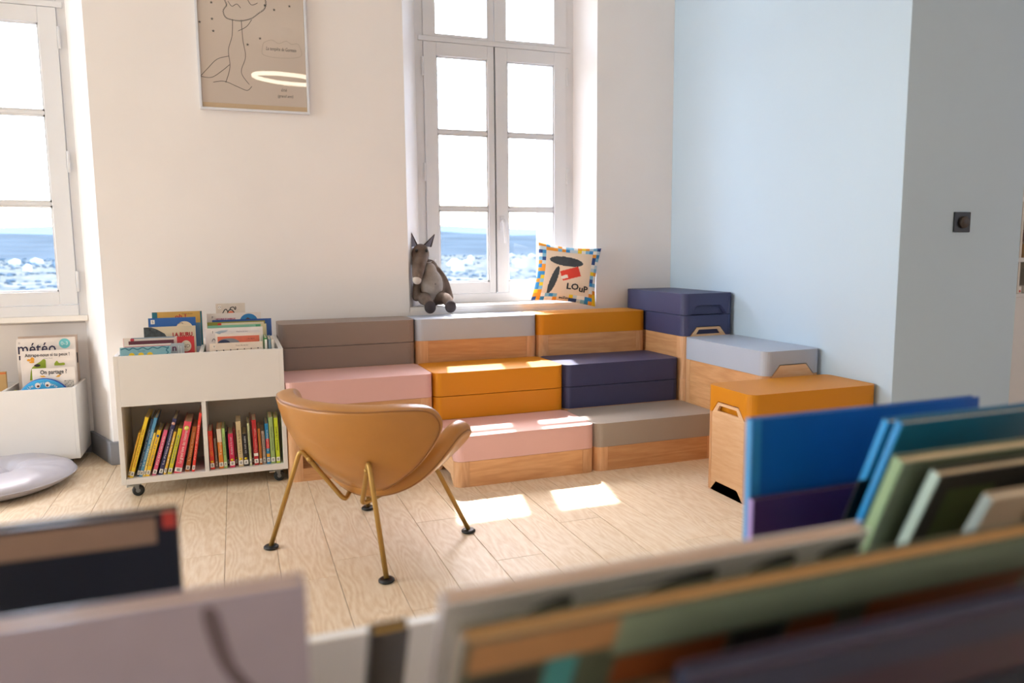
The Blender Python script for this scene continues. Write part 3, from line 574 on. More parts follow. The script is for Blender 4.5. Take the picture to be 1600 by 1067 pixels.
# ------------------------------------------------------------------ white low bin on casters in the left window bay
bn = thing('book_bin', 'low white book bin on casters in the bay under the left window', 'book bin', (-3.58, .148, 0))
BX, BY = .456, .156
B('front_panel', MDF, bn, -BX+.016, BX-.016, -BY, -BY+.016, .052, .419, .0012); B('rear_panel', MDF, bn, -BX+.016, BX-.016, BY-.016, BY, .052, .419, .0012)
B('side_panel', MDF, bn, -BX, -BX+.016, -BY, BY, .052, .4195, .0012); B('side_panel', MDF, bn, BX-.016, BX, -BY, BY, .052, .4195, .0012)
B('bottom_board', MDFB, bn, -BX+.0165, BX-.0165, -BY+.0165, BY-.0165, .053, .07); B('divider', MDF, bn, .132, .146, -BY+.0165, BY-.0165, .071, .418)
for sx in (-1, 1):
    for sy in (-1, 1): caster(bn, sx*(BX-.058), sy*(BY-.045), .0518, False, math.pi/2)
GW = 'board books standing in the low white bin'
kw = dict(floor_z=.0715, group=GW)
t = face_book('tall beige grey board book at the very back of the low bin', -3.412, -3.1425, .240, .664, '#cdb7a8', .012, lean=-2, **kw)
flat(t, 'dark_mark', [rect(.262, .267, t['H']-.15, t['H']-.095)], INK)
t = face_book('large white board book about weather with navy serif title, low bin', -3.407, -3.1425, .180, .658, '#e6dcd5', .016, lean=-3, **kw)
h = t['H']; sticker(t, 'D', .013, .022, .012, .014, '#e6dcd5'); title(t, 'météo', .002, .078, .082, mat('#231b3f'), .17, bold=.0008); title(t, 'n', .006, .108, .045, mat('#231b3f'), .018, bold=.001)
flat(t, 'round_badge', [disc(.216, h-.032, .026)], mat('#6cbfc4')); o = title(t, '0-3', .216, .040, .026, mat('#dff0ee'), align='CENTER', name='badge_lettering'); o.location.y = -.0012
t = face_book('white board book with green animal and orange butterfly, low bin', -3.378, -3.134, .118, .600, '#e8ddd6', .014, lean=-3, **kw)
h = t['H']; title(t, 'Attrape-nous si tu peux !', .018, .030, .024, INK, .20, bold=.0004); title(t, 'Hector Dexet', .1, .042, .007, mat('#7a7088'), .04)
flat(t, 'green_animal', [smooth([(.033, h-.15), (.042, h-.095), (.06, h-.072), (.085, h-.055), (.098, h-.044), (.108, h-.05), (.108, h-.08), (.108, h-.15)], 4), smooth([(.146, h-.07), (.158, h-.055), (.168, h-.068), (.19, h-.067), (.19, h-.08), (.146, h-.08)], 3)], mat('#8a9d22')); flat(t, 'orange_butterfly', [disc(.034, h-.046, .008, .006), disc(.050, h-.044, .009, .012), disc(.047, h-.057, .012, .005)], mat('#e09a26')); flat(t, 'dark_eye', [disc(.07, h-.075, .014, .007)], mat('#2a1d26'), -.0012)
t = face_book('white board book asking On partage, in front in the low bin', -3.323, -3.134, .072, .514, '#e9dfd8', .014, lean=-3, **kw)
h = t['H']; title(t, 'On partage ?', .034, .030, .030, INK, .118, bold=.0006); [flat(t, 'orange_shape', [q], mat('#e0a02c')) for q in ([(.03, h-.037), (.05, h-.037), (.06, h-.045), (.04, h-.045)], [(.1, h-.048), (.113, h-.037), (.125, h-.037), (.118, h-.048)])]
t = face_book('small dotted black and white board book behind the round blue one', -3.186, -3.142, .066, .449, '#e3dcd4', .01, lean=-3, **kw); h = t['H']
flat(t, 'dots', [disc(.006+.007*i, h-.004-.007*j, .0018 if (i+j) % 3 else .0028, None, 6) for i in range(6) for j in range(6)], INK)
# round blue book
rb = thing('round_book', 'round blue padded book with white lettering at the front of the low bin', 'book', (-3.275, .050, .345), 0, GW)
for nm, r0, ya, yb, mm in (('cover', .118, -.012, -.006, '#2c9bd2'), ('page_block', .112, -.006, .008, '#e6ddd2'), ('back_cover', .120, .008, .016, '#1d4fa8')):
    MB().lathe([(0, ya), (r0-.004, ya), (r0, (ya+yb)/2), (r0-.004, yb), (0, yb)], (0, 0, 0), 40, 'y').build(nm, mat(mm, .3, .05, 20, coat=.2), rb)
for k, ch in enumerate('Une souris verte'):
    a = math.radians(128-76*k/15)
    if ch != ' ': txt(rb, ch, .020, WPAPER, Matrix.Translation((.092*math.cos(a), -.0128, .092*math.sin(a))) @ FACE_Y @ Matrix.Rotation(a-math.pi/2, 4, 'Z'), align='CENTER')
flat(rb, 'animal_eyes', [disc(-.022, .088, .012, .014), disc(.022, .090, .012, .014)], WPAPER, -.0127); flat(rb, 'animal_pupils', [disc(-.020, .084, .006), disc(.020, .086, .006)], mat('#6a3a2a'), -.0131)
t = face_book('brown kraft board book in the left part of the low bin', -3.62, -3.452, .13, .500, '#c09a62', .016, lean=-3, **kw); flat(t, 'orange_band', [rect(.0, .168, t['H']-.012, t['H']-.004)], mat('#c8662c'))
MB().ball((-.122, 0, .052), .012, .012, .018, 12, 8).build('yellow_tab', mat('#d5d81e', .4, .05), rb)

# ------------------------------------------------------------------ tan leather lounge chair
ch = thing('lounge_chair', 'tan leather shell lounge chair on brass legs, seen from behind', 'armchair', (-1.89, -1.534, 0), math.radians(38.3)-math.pi/2)
OUT = [(.03, .198), (.10, .226), (.19, .285), (.275, .352), (.345, .425), (.388, .485), (.392, .528), (.362, .562), (.28, .572), (.15, .568)]
OUTL = smooth([(u, z) for u, z in OUT]+[(-u, z) for u, z in OUT[::-1]], 5, closed=True)
OUT2 = [(.04, .200), (.15, .226), (.25, .270), (.33, .325), (.366, .385), (.362, .440), (.322, .492), (.24, .532), (.12, .552)]
OUTL2 = smooth(OUT2+[(-u, z) for u, z in OUT2[::-1]], 5, closed=True)
def interp(tab, z):
    if z <= tab[0][0]: return tab[0][1]+(z-tab[0][0])*(tab[1][1]-tab[0][1])/(tab[1][0]-tab[0][0])
    for (a, va), (b, vb) in zip(tab[:-1], tab[1:]):
        if z <= b: return va+(vb-va)*(z-a)/(b-a)
    return tab[-1][1]+(z-tab[-1][0])*(tab[-1][1]-tab[-2][1])/(tab[-1][0]-tab[-2][0])
VC = smooth([(.19, -.022), (.25, -.098), (.30, -.150), (.375, -.213), (.45, -.258), (.51, -.285), (.575, -.302)], 5)
def back_surf(u, z): a = u*1.2/.42; return Vector((.42*math.sin(a), interp(VC, z)+.42*(1-math.cos(a)), z))
def seat_surf(u, z):
    s = (z-.19)/.385                               # same shell, laid forward
    c = Vector((0, -.085+.44*s, .196+.012*s+.095*s*s)); n = Vector((0, -.20-.12*s, .97)).normalized()
    a = u*1.20/.36; return c+Vector((.36*math.sin(a), 0, 0))+n*(.36*(1-math.cos(a))*(.80+.20*s))
def shell(surf, flip, centre, outl=OUTL):
    e = .004
    def nrm(u, z):
        n = (surf(u+e, z)-surf(u-e, z)).cross(surf(u, z+e)-surf(u, z-e)).normalized()
        return n*flip
    def pt(k, r, h):
        u = centre[0]+(outl[k][0]-centre[0])*r; z = centre[1]+(outl[k][1]-centre[1])*r
        return surf(u, z)+nrm(u, z)*h
    n = len(outl)
    def rings(rs): # list of (r,h)
        mb = MB(); vs = [pt(0, 0, rs[0][1])] if rs[0][0] == 0 else []; fs = []
        vs = []; 
        for r, h in rs: vs += [pt(k, r, h) for k in range(n)]
        for j in range(len(rs)-1): fs += [(j*n+k, j*n+(k+1) % n, (j+1)*n+(k+1) % n, (j+1)*n+k) for k in range(n)]
        return mb.add(vs, fs, True)
    rim = [(.952+.048*math.sin(t), .031-.031*math.cos(t)) for t in [math.pi*i/9 for i in range(10)]]
    inner = [(r, .062+.012*(1-r**4)) for r in (.9, .8, .65, .5, .35, .2, .1, .001)]
    outer = [(.001, -.005), (.1, -.005), (.25, -.005), (.4, -.005), (.55, -.005), (.7, -.005), (.82, -.005), (.9, -.005), (.935, -.004), (.948, -.0005), (.948, .006)]
    seam = [pt(k, .951, .0005) for k in range(n)]
    return rings(rim+inner), rings(outer), seam
# make sure the padding lies on the sitter's side (towards +y for the back, up for the seat)
def pick(surf, axis, centre):
    e = .004; u, z = centre; n = (surf(u+e, z)-surf(u-e, z)).cross(surf(u, z+e)-surf(u, z-e)); return 1 if n[axis] > 0 else -1
for nm, surf, ax, cen, ol in (('backrest', back_surf, 1, (0, .42), OUTL), ('seat', seat_surf, 2, (0, .40), OUTL2)):
    cu, sh, seam = shell(surf, pick(surf, ax, cen), cen, ol)
    so = sh.build(nm, LEATHER, ch); cu.build(nm+'_cushion', LEATHER, so); MB().tube(seam, .0034, 6, closed=True).build('piping', LEATHD, so)  # piping tone darkened to imitate the shaded groove of the seam
for sx in (-1, 1):
    A = [(sx*.279, -.252, .012), (sx*.164, -.196, .380), (sx*.041, -.105, .180), (sx*.17, .165, .272), (sx*.260, .250, .012)]
    MB().tube(fillet(A, .028, 8), .0088, 10).build('leg_frame', BRASS, ch)
    MB().tube([Vector(A[1]).lerp(Vector(A[2]), .16), Vector(A[1]).lerp(Vector(A[2]), .24)], .0105, 10).build('weld_collar', BRASS, ch)
    for p in (A[0], A[4]):
        g = MB().lathe([(0, 0), (.022, 0), (.027, .004), (.027, .009), (.022, .013), (.014, .0125), (.0, .0125)], (p[0], p[1], 0), 20).build('foot_glide', BLACK, ch)

# ------------------------------------------------------------------ grey round floor cushion
def noise_disp(v, s, a): 
    from mathutils import noise as N
    return N.noise(Vector(v)*s)*a
fc = thing('floor_cushion', 'round silvery grey floor cushion on the oak boards before the low bin', 'cushion', (-3.455, -.245, 0))
SATIN = mat('#b9b7c3', .38, .03, 6, spec=.6); mb = MB(); NR, NA = 26, 96; vs = []
prof = []
for i in range(NR+1):
    t = i/NR; a = math.pi*t; prof.append((t, a))
def cush(r, th, up):
    x = r/.345; ring = 1-abs((x-.62)/.38)**2.3 if x > .24 else None
    base = .062*max(0, 1-abs((x-.60)/.40)**2.4)**.55 if x > .22 else .030+.020*(1-(x/.22)**2)**.5*1.0
    dip = .028*math.exp(-((x-.27)/.06)**2); w = .0045*math.sin(th*13+3*math.sin(th*3))*math.exp(-((x-.80)/.16)**2)+.008*abs(math.sin(th*7+1.5*math.sin(th*2)))*math.exp(-((x-.40)/.14)**2)+.003*math.sin(th*31+2)*math.exp(-((x-.92)/.06)**2)
    return base+(-dip+w if up else 0)
rows = [.001, .02, .04, .06, .07, .075, .08, .09, .105, .125, .15, .18, .21, .24, .265, .29, .31, .325, .336, .342, .345]
for up in (1, 0):
    vs = []
    for r in rows:
        for k in range(NA):
            th = 2*math.pi*k/NA; h = cush(r, th, up); rr_ = r*(1+.012*math.sin(th*5+1))
            vs.append((rr_*math.cos(th), rr_*math.sin(th), .052+h*(.78 if up else 0)-(0 if up else .050*max(0, 1-(r/.345)**8))))
    mb.add(vs, [(j*NA+k, j*NA+(k+1) % NA, (j+1)*NA+(k+1) % NA, (j+1)*NA+k) for j in range(len(rows)-1) for k in range(NA)], True)
mb.build('padding', SATIN, fc)
MB().tube([(.346*(1+.012*math.sin(5*t+1))*math.cos(t), .346*(1+.012*math.sin(5*t+1))*math.sin(t), .052) for t in [2*math.pi*k/96 for k in range(96)]], .003, 6, closed=True).build('seam', SATIN, fc)

# ------------------------------------------------------------------ framed drawing on the wall
pf = thing('framed_picture', 'framed beige line drawing in a thin white frame on the wall between the windows', 'picture', (-2.19, -.001, 1.822))
PWD, PH = .273, .72
for a in ((-PWD, PWD, 0, .012), (-PWD, PWD, PH-.012, PH)): B('frame_rail', mat('#d9dbe2', .35, .02), pf, a[0], a[1], -.022, -.001, a[2], a[3], .0015)
for a in ((-PWD, -PWD+.012), (PWD-.012, PWD)): B('frame_stile', mat('#d9dbe2', .35, .02), pf, a[0], a[1], -.022, -.001, .012, PH-.012, .0015)
B('mat_board', mat('#d9bd98', .8, .02), pf, -PWD+.011, PWD-.011, -.008, -.002, .011, PH-.011); B('paper_sheet', mat('#d8cabf', .8, .015, 8), pf, -PWD+.013, PWD-.014, -.010, -.0085, .037, PH-.013)
B('glass', PGLASS, pf, -PWD+.011, PWD-.011, -.0165, -.0145, .011, PH-.011)
DRAW = mat('#3a3432', .8, .05); yy = -.0106
def pp(px, py):   # drawing layout measured on the sheet, in metres from the lower left of the frame
    return (-.273+(px-135)*.000604, .006+(905-py)*.000604+(px-135)*.00002)
crown = [pp(*p) for p in ((380, 150), (365, 100), (395, 55), (380, 5), (400, -60), (450, -110), (520, -130), (600, -100), (660, -60), (700, 0), (690, 60), (640, 100), (590, 140), (540, 160), (490, 170), (430, 165), (380, 150))]
def scallop(pts, n=5, amp=.01):
    out = []; P = smooth(pts, 4, True); 
    for i in range(len(P)):
        p = Vector(P[i]); q = Vector(P[(i+1) % len(P)]); d = (q-p); nn = Vector((d.y, -d.x)).normalized()*-1
        for j in range(n): out.append(tuple(p+d*j/n+nn*amp*math.sin(math.pi*j/n)))
    return out+[out[0]]
strokes(pf, 'tree_outline', [scallop(crown[:-1], 5, .006), smooth([pp(430, 165), pp(420, 300), pp(385, 420), pp(390, 560), pp(350, 690)]), smooth([pp(500, 165), pp(505, 330), pp(520, 470), pp(480, 600), pp(540, 700)]),
    smooth([pp(470, 260), pp(540, 220), pp(585, 160)]), smooth([pp(250, 690), pp(340, 680), pp(440, 720), pp(520, 750), pp(560, 715)]), smooth([pp(150, 645), pp(210, 580), pp(290, 500), pp(385, 470)]), smooth([pp(150, 645), pp(240, 650), pp(330, 590), pp(388, 540)]), smooth([pp(400, 20), pp(430, 60), pp(470, 40), pp(500, 70)]), smooth([pp(560, 0), pp(590, 40), pp(640, 20)])],   .0029, DRAW, yy)
def star(x, z, r): return [(x+(r if k % 2 == 0 else r*.42)*math.sin(k*math.pi/5), z+(r if k % 2 == 0 else r*.42)*math.cos(k*math.pi/5)) for k in range(10)]
flat(pf, 'stars', [star(*pp(*p), .0085) for p in ((268, 40), (267, 172), (168, 203), (272, 270), (698, 36), (773, 68), (902, 30), (646, 312), (542, 368))], DRAW, yy)
cl = [pp(*p) for p in ((680, 345), (745, 322), (800, 350), (860, 325), (905, 350), (960, 345), (980, 390), (985, 440), (930, 460), (860, 465), (780, 465), (700, 455), (660, 435), (665, 385))]
strokes(pf, 'cloud_outline', [scallop(cl, 3, .0022)], .0010, mat('#8d7d6c', .8), yy)
x, z = pp(690, 405); txt(pf, 'La tempête de Germain', .026, DRAW, Matrix.Translation((x, yy, z)) @ FACE_Y, width=.152, shear=.2)
x, z = pp(800, 750); txt(pf, 'été', .024, DRAW, Matrix.Translation((x, yy, z)) @ FACE_Y, shear=.2); x, z = pp(770, 800); txt(pf, '(grand ami)', .022, DRAW, Matrix.Translation((x, yy, z)) @ FACE_Y, width=.078, shear=.2)

# ------------------------------------------------------------------ ring lamp hanging in the room (seen mirrored in the picture glass)
rl = thing('ring_lamp', 'thin glowing ring lamp hanging from the ceiling over the room', 'lamp', (-1.775, -3.3, 2.70))
GLOW = emis('lamp_glow', (1, .87, .68, 1), 13)
o = MB().tube([(.315*math.cos(2*math.pi*k/64), .315*math.sin(2*math.pi*k/64), 0) for k in range(64)], .017, 10, closed=True).build('glowing_ring', GLOW, rl); o.rotation_euler = (math.radians(-5), math.radians(3), 0)
for k in range(3):
    a = 2*math.pi*k/3+.4; MB().tube([(.315*math.cos(a), .315*math.sin(a), .017), (0, 0, .44)], .0012, 6).build('suspension_wire', STEEL, rl)
MB().lathe([(0, .425), (.05, .425), (.05, .449), (0, .449)], n=20).build('ceiling_rose', CEIL, rl)

# ------------------------------------------------------------------ dimmer switch on the blue wall end
dm = thing('dimmer_switch', 'square black dimmer switch with round knob on the blue grey wall end', 'switch', (.695, -1.813, 1.196))
B('cover_plate', BLACK, dm, -.048, .048, -.008, 0, -.044, .044, .002); MB().lathe([(0, -.021), (.024, -.021), (.026, -.018), (.026, -.008), (0, -.008)], (.004, 0, .0), 28, 'y').build('knob', mat('#3a302b', .45, .05), dm)

# ------------------------------------------------------------------ white shelving beyond the blue wall
sh = thing('shelving_unit', 'white shelving unit over a white cabinet beyond the blue wall', 'shelf', (2.45, -.80, 0))
B('cabinet_front', MDF, sh, -.7, .7, -.20, -.18, 0, .775, .001); B('counter_top', MDF, sh, -.7, .7, -.21, .2, .776, .798, .001); B('cabinet_side', MDF, sh, -.7, -.682, -.179, .2, 0, .775); B('back_panel', MDFB, sh, -.7, .7, .185, .2, .799, 2.0)
for x in (-.7, -.24, .22, .682): 
    up = B('upright', MDFB, sh, x, x+.018, -.19, .184, .799, 2.0)
for z in (.992, 1.36, 1.72): B('shelf_board', MDF, sh, -.681, .681, -.195, .184, z, z+.026)
for zz in (.85, 1.06, 1.43):
    MB().prism([(0, 0), (0, .10), (.16, .10), (.16, 0)], -.231, -.216).build('bracket', mat('#a9a6a4', .4), sh, M=Matrix.Translation((0, -.1, zz)) @ Matrix.Rotation(math.pi/2, 4, 'X'))
for i, (x, z, w, h, c, lab) in enumerate(((2.17, 1.0185, .10, .10, '#b98f5f', 'tan cardboard box on the lower shelf beyond the blue wall'), (2.30, 1.0185, .10, .085, '#d9b98f', 'pale wooden box on the lower shelf beyond the blue wall'), (2.20, 1.119, .09, .07, '#5a3a2e', 'small dark brown box on top of the tan cardboard box'))):
    t = thing('storage_carton', lab, 'box', (x+w/2+.0, -.88, z)); B('carton_body', mat(c, .7), t, -w/2, w/2, -.08, .08, 0, h*.8, .002); B('carton_lid', mat(c, .6), t, -w/2-.002, w/2+.002, -.082, .082, h*.8, h, .002)
for i, (x, c, lab) in enumerate(((2.15, '#c94a3a', 'flat red patterned tin on the white counter beyond the blue wall'), (2.29, '#4f8f5a', 'flat green patterned tin on the white counter beyond the blue wall'))):
    t = thing('patterned_tin', lab, 'tin', (x+.06, -.93, .7985)); B('tin_body', mat('#eae4da', .5), t, -.055, .055, -.05, .05, 0, .042, .003)
    flat(t, 'printed_spots', [disc(-.04+.02*k, .012+.016*(k % 2), .008, None, 8) for k in range(5)], mat(c), -.0506)
for i, (x, c) in enumerate(((2.20, '#e0c23a'), (2.235, '#d8d2c8'), (2.27, '#3f6fa0'))): book(('yellow', 'white', 'blue')[i]+' spined book on the middle shelf beyond the blue wall', .2, .03, .24, c, (x, -.96, 1.3865), 0, True, group='books on the shelf beyond the blue wall')

# ------------------------------------------------------------------ stuffed toy sitting on the window seat
FUR = mat('#6b5c53', .95, .22, 26, .9, 240, spec=.15); FURL = mat('#a59c96', .95, .10, 30, .7, 260, spec=.15); FURD = mat('#453d3d', .95, .12, 30, .7, 260, spec=.15); FURW = mat('#cfc3b8', .95, .05, 30, .5, 260, spec=.15)
ty = thing('plush_toy', 'grey brown plush animal with pointed ears and pale belly sitting on the window sill', 'soft toy', (-1.262, .075, .7665))
def orient(a, b): return (Vector(b)-Vector(a)).to_track_quat('Z', 'Y').to_matrix()
bd = MB()
bd.ball((.015, .0, .105), .082, .066, .115, 24, 16).ball((.012, .01, .20), .055, .045, .075, 20, 12).ball((-.045, .0, .305), .052, .048, .062, 20, 12)
def limb(mb, pts, rs, n=14): mb.tube(smooth(pts, 5), [r for r in [interp(list(enumerate(rs)), i/5) for i in range(len(pts)*5-4)]], n); [mb.ball(p, r, r, r, 12, 8) for p, r in ((pts[0], rs[0]), (pts[-1], rs[-1]))]
limb(bd, [(-.045, -.005, .30), (-.066, -.050, .255), (-.083, -.082, .195), (-.088, -.092, .170)], [.048, .042, .034, .028])      # drooping muzzle
limb(bd, [(.055, -.005, .215), (.095, -.01, .155), (.116, -.012, .085), (.122, -.02, .045)], [.018, .020, .022, .024])
limb(bd, [(-.04, -.01, .22), (-.075, -.03, .150), (-.088, -.05, .085), (-.088, -.055, .055)], [.018, .020, .022, .024])
limb(bd, [(-.035, -.03, .045), (-.045, -.11, .045), (-.040, -.165, .02)], [.040, .034, .028]); limb(bd, [(.055, -.03, .045), (.075, -.11, .045), (.080, -.160, .02)], [.040, .034, .028])
bo = bd.build('body', FUR, ty); r = bo.modifiers.new('weld', 'REMESH'); r.mode = 'VOXEL'; r.voxel_size = .0055; r.use_smooth_shade = True; s_ = bo.modifiers.new('soft', 'SMOOTH'); s_.iterations = 5
MB().ball((.012, -.024, .118), .070, .052, .100, 24, 14).ball((.006, -.012, .195), .044, .040, .062, 20, 12).build('belly', FURL, ty).modifiers.new('weld', 'REMESH').voxel_size = .005
MB().ball((-.092, -.098, .158), .026, .026, .026, 16, 10).build('nose', FURW, ty)
for s in (-1, 1):
    e = MB(); base = Vector((-.045+s*.040, .006, .350)); tip = base+Vector((s*.016+.020*(s > 0)*2, .0, .100 if s < 0 else .082)); wv = Vector((.027, -.006, s*-.006)); dv = Vector((0, .010, 0))
    e.add([base-wv-dv, base+wv-dv, tip, base+dv], [(0, 1, 2), (1, 3, 2), (3, 0, 2), (0, 3, 1)]); eo = e.build('ear', FURD, ty, .003, 2); 
    e2 = MB(); e2.add([base-wv*.6-dv*1.12, base+wv*.6-dv*1.12, base.lerp(tip, .78)-dv*.5], [(0, 1, 2)]); so_ = e2.build('inner_ear', mat('#77788a', .9, .05), eo); so_.modifiers.new('t', 'SOLIDIFY').thickness = .002
    MB().ball((-.048+s*.030, -.046, .325), .009, .006, .010, 12, 8).build('eye', BLACK, ty)
    MB().ball((.02+s*.060+(0 if s > 0 else .0), -.19, .004), .034, .020, .036, 16, 10).build('foot', FURD, ty)
MB().tube([(.050, .02, .27), (.03, .0, .262), (.0, -.03, .255), (-.02, -.035, .256)], .004, 6).build('neck_seam', FURL, ty)
strokes(ty, 'navel_stitch', [[(.018, .135), (.026, .127)], [(.018, .127), (.026, .135)]], .002, FURD, -.0775)

# ------------------------------------------------------------------ printed cushion leaning in the window
def printed_cushion():
    TL, TR, BL, BR = Vector((-.565, .058, 1.140)), Vector((-.182, -.045, 1.097)), Vector((-.632, .018, .783)), Vector((-.250, -.100, .738))
    t = thing('printed_cushion', 'square printed cushion with blue and orange checked border and red book motif', 'cushion', tuple(BL))
    N = 96; pal = ['#e8e2da', '#2f86c2', '#2f86c2', '#e39226', '#7db3d0', '#e39226', '#e8c31f', '#24457f', '#c3d2da', '#eee8e0']
    mats = [mat('#e6d0b9', .8, .02, 8, .25, 200)]+[mat(c, .8, .03, 8, .25, 200) for c in pal]+[mat('#3c4247', .8, .1), mat('#d8402f', .8, .03), mat('#eae2d8', .8, .03), mat('#dfd9d2', .8, .03)]
    rnd = random.Random(11); cols = {}
    n = (BR-BL).cross(TL-BL).normalized()          # towards the room
    if n.y > 0: n = -n
    def P(i, j, s):
        u, v = i/N, j/N; e = (16*u*(1-u)*v*(1-v))
        pin = .035*(math.sin(math.pi*v)*(1 if 0 else 1))
        uu = u+(.5-u)*.10*math.sin(math.pi*v)**1.0*abs(2*u-1)*.9; vv = v+(.5-v)*.10*math.sin(math.pi*u)*abs(2*v-1)*.9
        p = BL*(1-uu)*(1-vv)+BR*uu*(1-vv)+TL*(1-uu)*vv+TR*uu*vv
        return p+n*(s*.060*e**.42+.002*math.sin(u*17+v*9)*e)-BL
    for s, nm in ((1, 'front_cover'), (-1, 'back_cover')):
        mb = MB(); mb.add([P(i, j, s) for j in range(N+1) for i in range(N+1)], [(j*(N+1)+i, j*(N+1)+i+1, (j+1)*(N+1)+i+1, (j+1)*(N+1)+i) for j in range(N) for i in range(N)], True)
        me = bpy.data.meshes.new(nm); me.from_pydata([tuple(v) for v in mb.v], [], mb.f)
        for m in mats: me.materials.append(m)
        k = 0
        for j in range(N):
            for i in range(N):
                a, b = i*16//N, j*16//N; edge = min(a, b, 15-a, 15-b)
                if s < 0: idx = len(mats)-1
                elif edge > 1 or (b < 2 and 6 <= a <= 8):
                    x, z = (i+.5)/N, (j+.5)/N; idx = 0
                    for q, (cx, cz, rx, rz, an) in ((len(mats)-4, (.46, .70, .27, .085, -4)), (len(mats)-4, (.285, .36, .055, .25, -14)), (len(mats)-3, (.545, .495, .15, .085, 22)), (len(mats)-2, (.455, .43, .05, .028, 22))):
                        ca, sa = math.cos(math.radians(an)), math.sin(math.radians(an)); dx, dz = (x-cx)*ca+(z-cz)*sa, -(x-cx)*sa+(z-cz)*ca
                        if (q == len(mats)-4 and (dx/rx)**2+(dz/rz)**2 < 1) or (q != len(mats)-4 and abs(dx) < rx and abs(dz) < rz): idx = q
                else: idx = cols.setdefault((a, b), 1+rnd.randrange(len(pal)))
                me.polygons[k].material_index = idx; me.polygons[k].use_smooth = True; k += 1
        bm = bmesh.new(); bm.from_mesh(me); bmesh.ops.recalc_face_normals(bm, faces=bm.faces); bm.to_mesh(me); bm.free()
        o = bpy.data.objects.new(nm, me); COL.objects.link(o); o.parent = t
    def word(s, x, z, size, nm):
        o = txt(t, s, size, mat('#20242c', .8, .02), Matrix.Identity(4), name=nm, bold=size*.03, align='LEFT')
        me = o.data; bm = bmesh.new(); bm.from_mesh(me); bmesh.ops.triangulate(bm, faces=bm.faces); bm.to_mesh(me); bm.free()
        for v in me.vertices: v.co = P((x+v.co.x)*N, (z+v.co.y)*N, 1)+n*.0022
    word('LO', .50, .225, .15, 'lettering'); word('uP', .70, .20, .15, 'lettering'); word('auZou', .41, .035, .062, 'lettering')
printed_cushion()

# ------------------------------------------------------------------ browser bin full of books right in front of the camera
fb = thing('book_browser', 'pale book browser bin nearest the camera, holding picture books', 'book bin', (-2.05, -3.745, 0))
FX, FY = .95, .305
B('far_panel', MDF, fb, -FX, FX, FY-.02, FY, .05, .650, .002); B('near_panel', MDF, fb, -FX, FX, -FY, -FY+.02, .05, .648, .002)
B('side_panel', MDF, fb, -FX, -FX+.02, -FY+.0205, FY-.0205, .05, .65, .002); B('side_panel', MDF, fb, FX-.02, FX, -FY+.0205, FY-.0205, .05, .65, .002)
B('bin_floor', MDFB, fb, -FX+.0205, FX-.0205, -FY+.0205, FY-.0205, .475, .492); B('bottom_shelf', MDF, fb, -FX+.0205, FX-.0205, -FY+.0205, FY-.0205, .066, .09)
for x in (-.255, .40): B('divider', MDFB, fb, x-.007, x+.007, -.10, FY-.021, .4925, .60)
for sx in (-1, 1):
    for sy in (-1, 1): caster(fb, sx*(FX-.06), sy*(FY-.06), .0495, False)
FZ = .4925; GF = 'picture books in the browser bin nearest the camera'
def fg(label, x0, x1, y, ztop, cover, th, lean, spine=None, pages=PAGE): return face_book(label, x0, x1, y, ztop, cover, th, lean, FZ, GF, pages, spine)
t = fg('large deep blue album standing upright at the right of the near bin', -1.690, -1.268, -3.466, .857, '#1060b4', .014, -.3, '#3b8fc8'); flat(t, 'hinge_strip', [rect(0, .014, 0, t['H'])], mat('#2f86c4'))
t = fg('purple book in front of the deep blue album, near bin', -1.700, -1.45, -3.486, .752, '#46285f', .012, 0, '#9a82bb')
t = fg('thin black book leaning between the purple and teal books, near bin', -1.606, -1.42, -3.572, .792, '#1d1f26', .003, 21, '#1d1f26')
t = fg('teal blue album leaning back, farther of the teal pair in the near bin', -1.592, -1.17, -3.600, .873, '#1079ad', .011, 21, '#1f8fd0')
t = fg('teal blue album leaning back, nearer of the teal pair in the near bin', -1.600, -1.18, -3.627, .8775, '#0a6a92', .011, 21, '#1f88c8')
t = fg('thick green spined album with tan page edges, near bin right', -1.690, -1.26, -3.712, .8625, '#74806a', .015, 21, '#86a27c', CREAM)
t = fg('album with mint spine and dark cover, near bin right', -1.665, -1.25, -3.735, .852, '#2a2c2b', .013, 22, '#b7ccc2', CREAM)
h = t['H']; flat(t, 'purple_patch', [rect(.15, .40, h-.10, h-.004)], mat('#4a2f47')); flat(t, 'olive_patch', [rect(.02, .09, h-.14, h-.02)], mat('#4c5a34'))
t = fg('grey spined book with beige pages, near bin right', -1.640, -1.26, -3.775, .836, '#b7a48c', .012, 24, '#93a09f')
t = fg('white spined book with orange and red cover, near bin far right', -1.575, -1.22, -3.795, .842, '#d27426', .016, 20, '#e2ddd6'); flat(t, 'red_patch', [rect(.0, .05, t['H']-.09, t['H']-.04)], mat('#c62f3a'))
t = fg('wide white album with black blotches, leaning in the near bin', -2.2135, -1.840, -3.815, .8475, '#efeaec', .012, 24, '#b9b3b8', mat('#d3ac8c', .8, .05, 200)); h = t['H']
for pts in ([(.050, .034), (.075, .016), (.098, .014), (.092, .032), (.07, .042)], [(.160, .026), (.185, .014), (.222, .012), (.218, .028), (.185, .034)], [(.255, .024), (.275, .013), (.300, .012), (.298, .026), (.275, .030)], [(.325, .020), (.345, .010), (.366, .010), (.366, .024), (.345, .028)]):
    flat(t, 'black_blotch', [smooth([(x, h-z) for x, z in pts], 4, True)], mat('#1c1a1e', .5))
flat(t, 'inner_border', [rect(.03, .045, .02, h-.05)], mat('#6b5f68'))
t = fg('tan topped album with sage green band and rust shapes, nearest row of the near bin', -2.2205, -1.660, -3.885, .8555, '#59604f', .014, 25, '#8b7f72', mat('#c99a62', .8, .06, 200)); h = t['H']
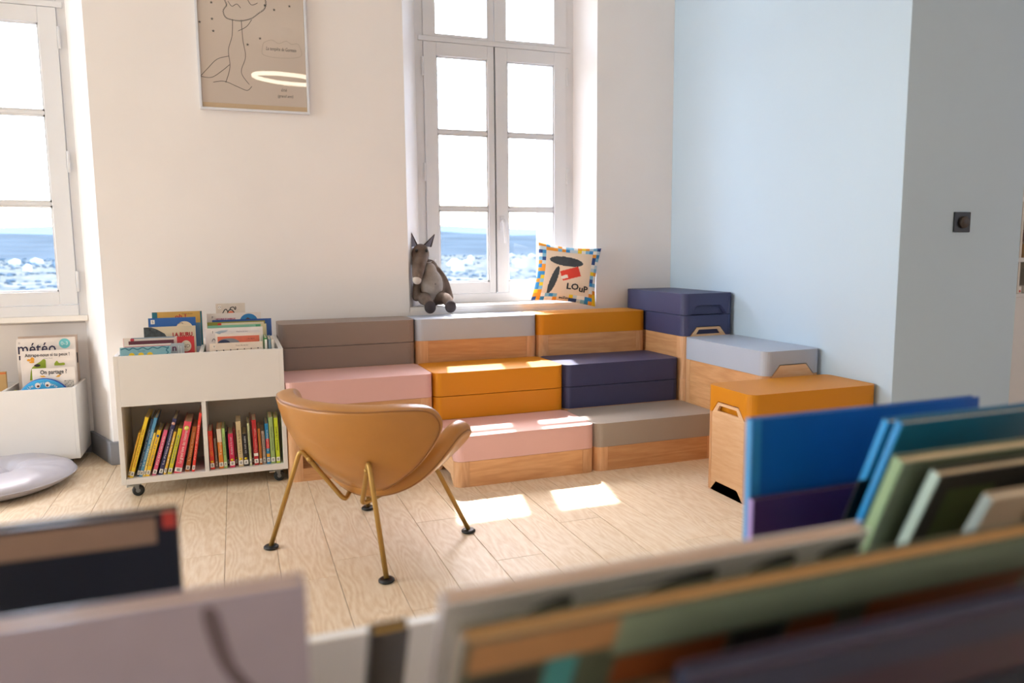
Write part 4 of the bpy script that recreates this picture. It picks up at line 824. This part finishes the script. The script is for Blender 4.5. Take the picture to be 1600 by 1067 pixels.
flat(t, 'sage_band', [rect(.105, .56, h-.040, h-.001)], mat('#8fa08a')); flat(t, 'tan_band', [rect(.004, .105, h-.03, h-.001)], mat('#b98a5c')); flat(t, 'teal_stripe', [rect(.058, .080, 0, h-.030)], mat('#4a9a9e'), -.0011)
[flat(t, 'rust_shape', [q], mat('#8a4a20')) for q in (rect(.11, .20, h-.075, h-.044), rect(.255, .30, h-.065, h-.046), rect(.33, .50, h-.072, h-.042))]; [flat(t, 'dark_shape', [q], mat('#2f302c')) for q in (rect(.006, .055, h-.13, h-.035), rect(.205, .25, h-.09, h-.044))]; flat(t, 'peach_shape', [disc(.155, h-.095, .03, .015)], mat('#c79a7a'), -.0012)
t = fg('dark plum and slate blue album nearest the camera, near bin', -2.093, -1.640, -3.930, .829, '#35203a', .016, 18, '#2c2f4a', mat('#3d4058', .8)); h = t['H']
flat(t, 'slate_band', [rect(.002, .45, h-.028, h-.001)], mat('#343a55')); flat(t, 'navy_patch', [rect(.20, .45, 0, h-.07)], mat('#14283f'), -.001)
t = fg('small dark book with tan page edges left of the white album, near bin', -2.246, -2.2145, -3.700, .773, '#33291f', .012, 26, '#3a3a3a', mat('#b9924a', .8, .06, 200))
t = fg('black navy album with brown page edges in the left part of the near bin', -2.72, -2.403, -3.500, .834, '#0a1420', .020, 0, '#0a1420', mat('#8c7057', .8, .06, 200)); flat(t, 'red_corner', [rect(.304, .316, t['H']-.016, t['H'])], mat('#c94436')); flat(t, 'brown_band', [rect(0, .298, t['H']-.030, t['H']-.004)], mat('#a3866f'), -.0011)
t = fg('mauve grey picture book in the left part of the near bin', -2.66, -2.300, -3.750, .849, '#b0a6b6', .024, -4, '#a5959c', mat('#c9b09e', .8, .05, 200)); h = t['H']
flat(t, 'tan_blob', [disc(.245, h-.082, .036, .022)], mat('#c08b58')); flat(t, 'dark_line', [smooth([(.30, h-.01), (.31, h-.05), (.33, h-.08), (.32, h-.078), (.30, h-.05), (.29, h-.01)], 3, True)], mat('#6f6068'))
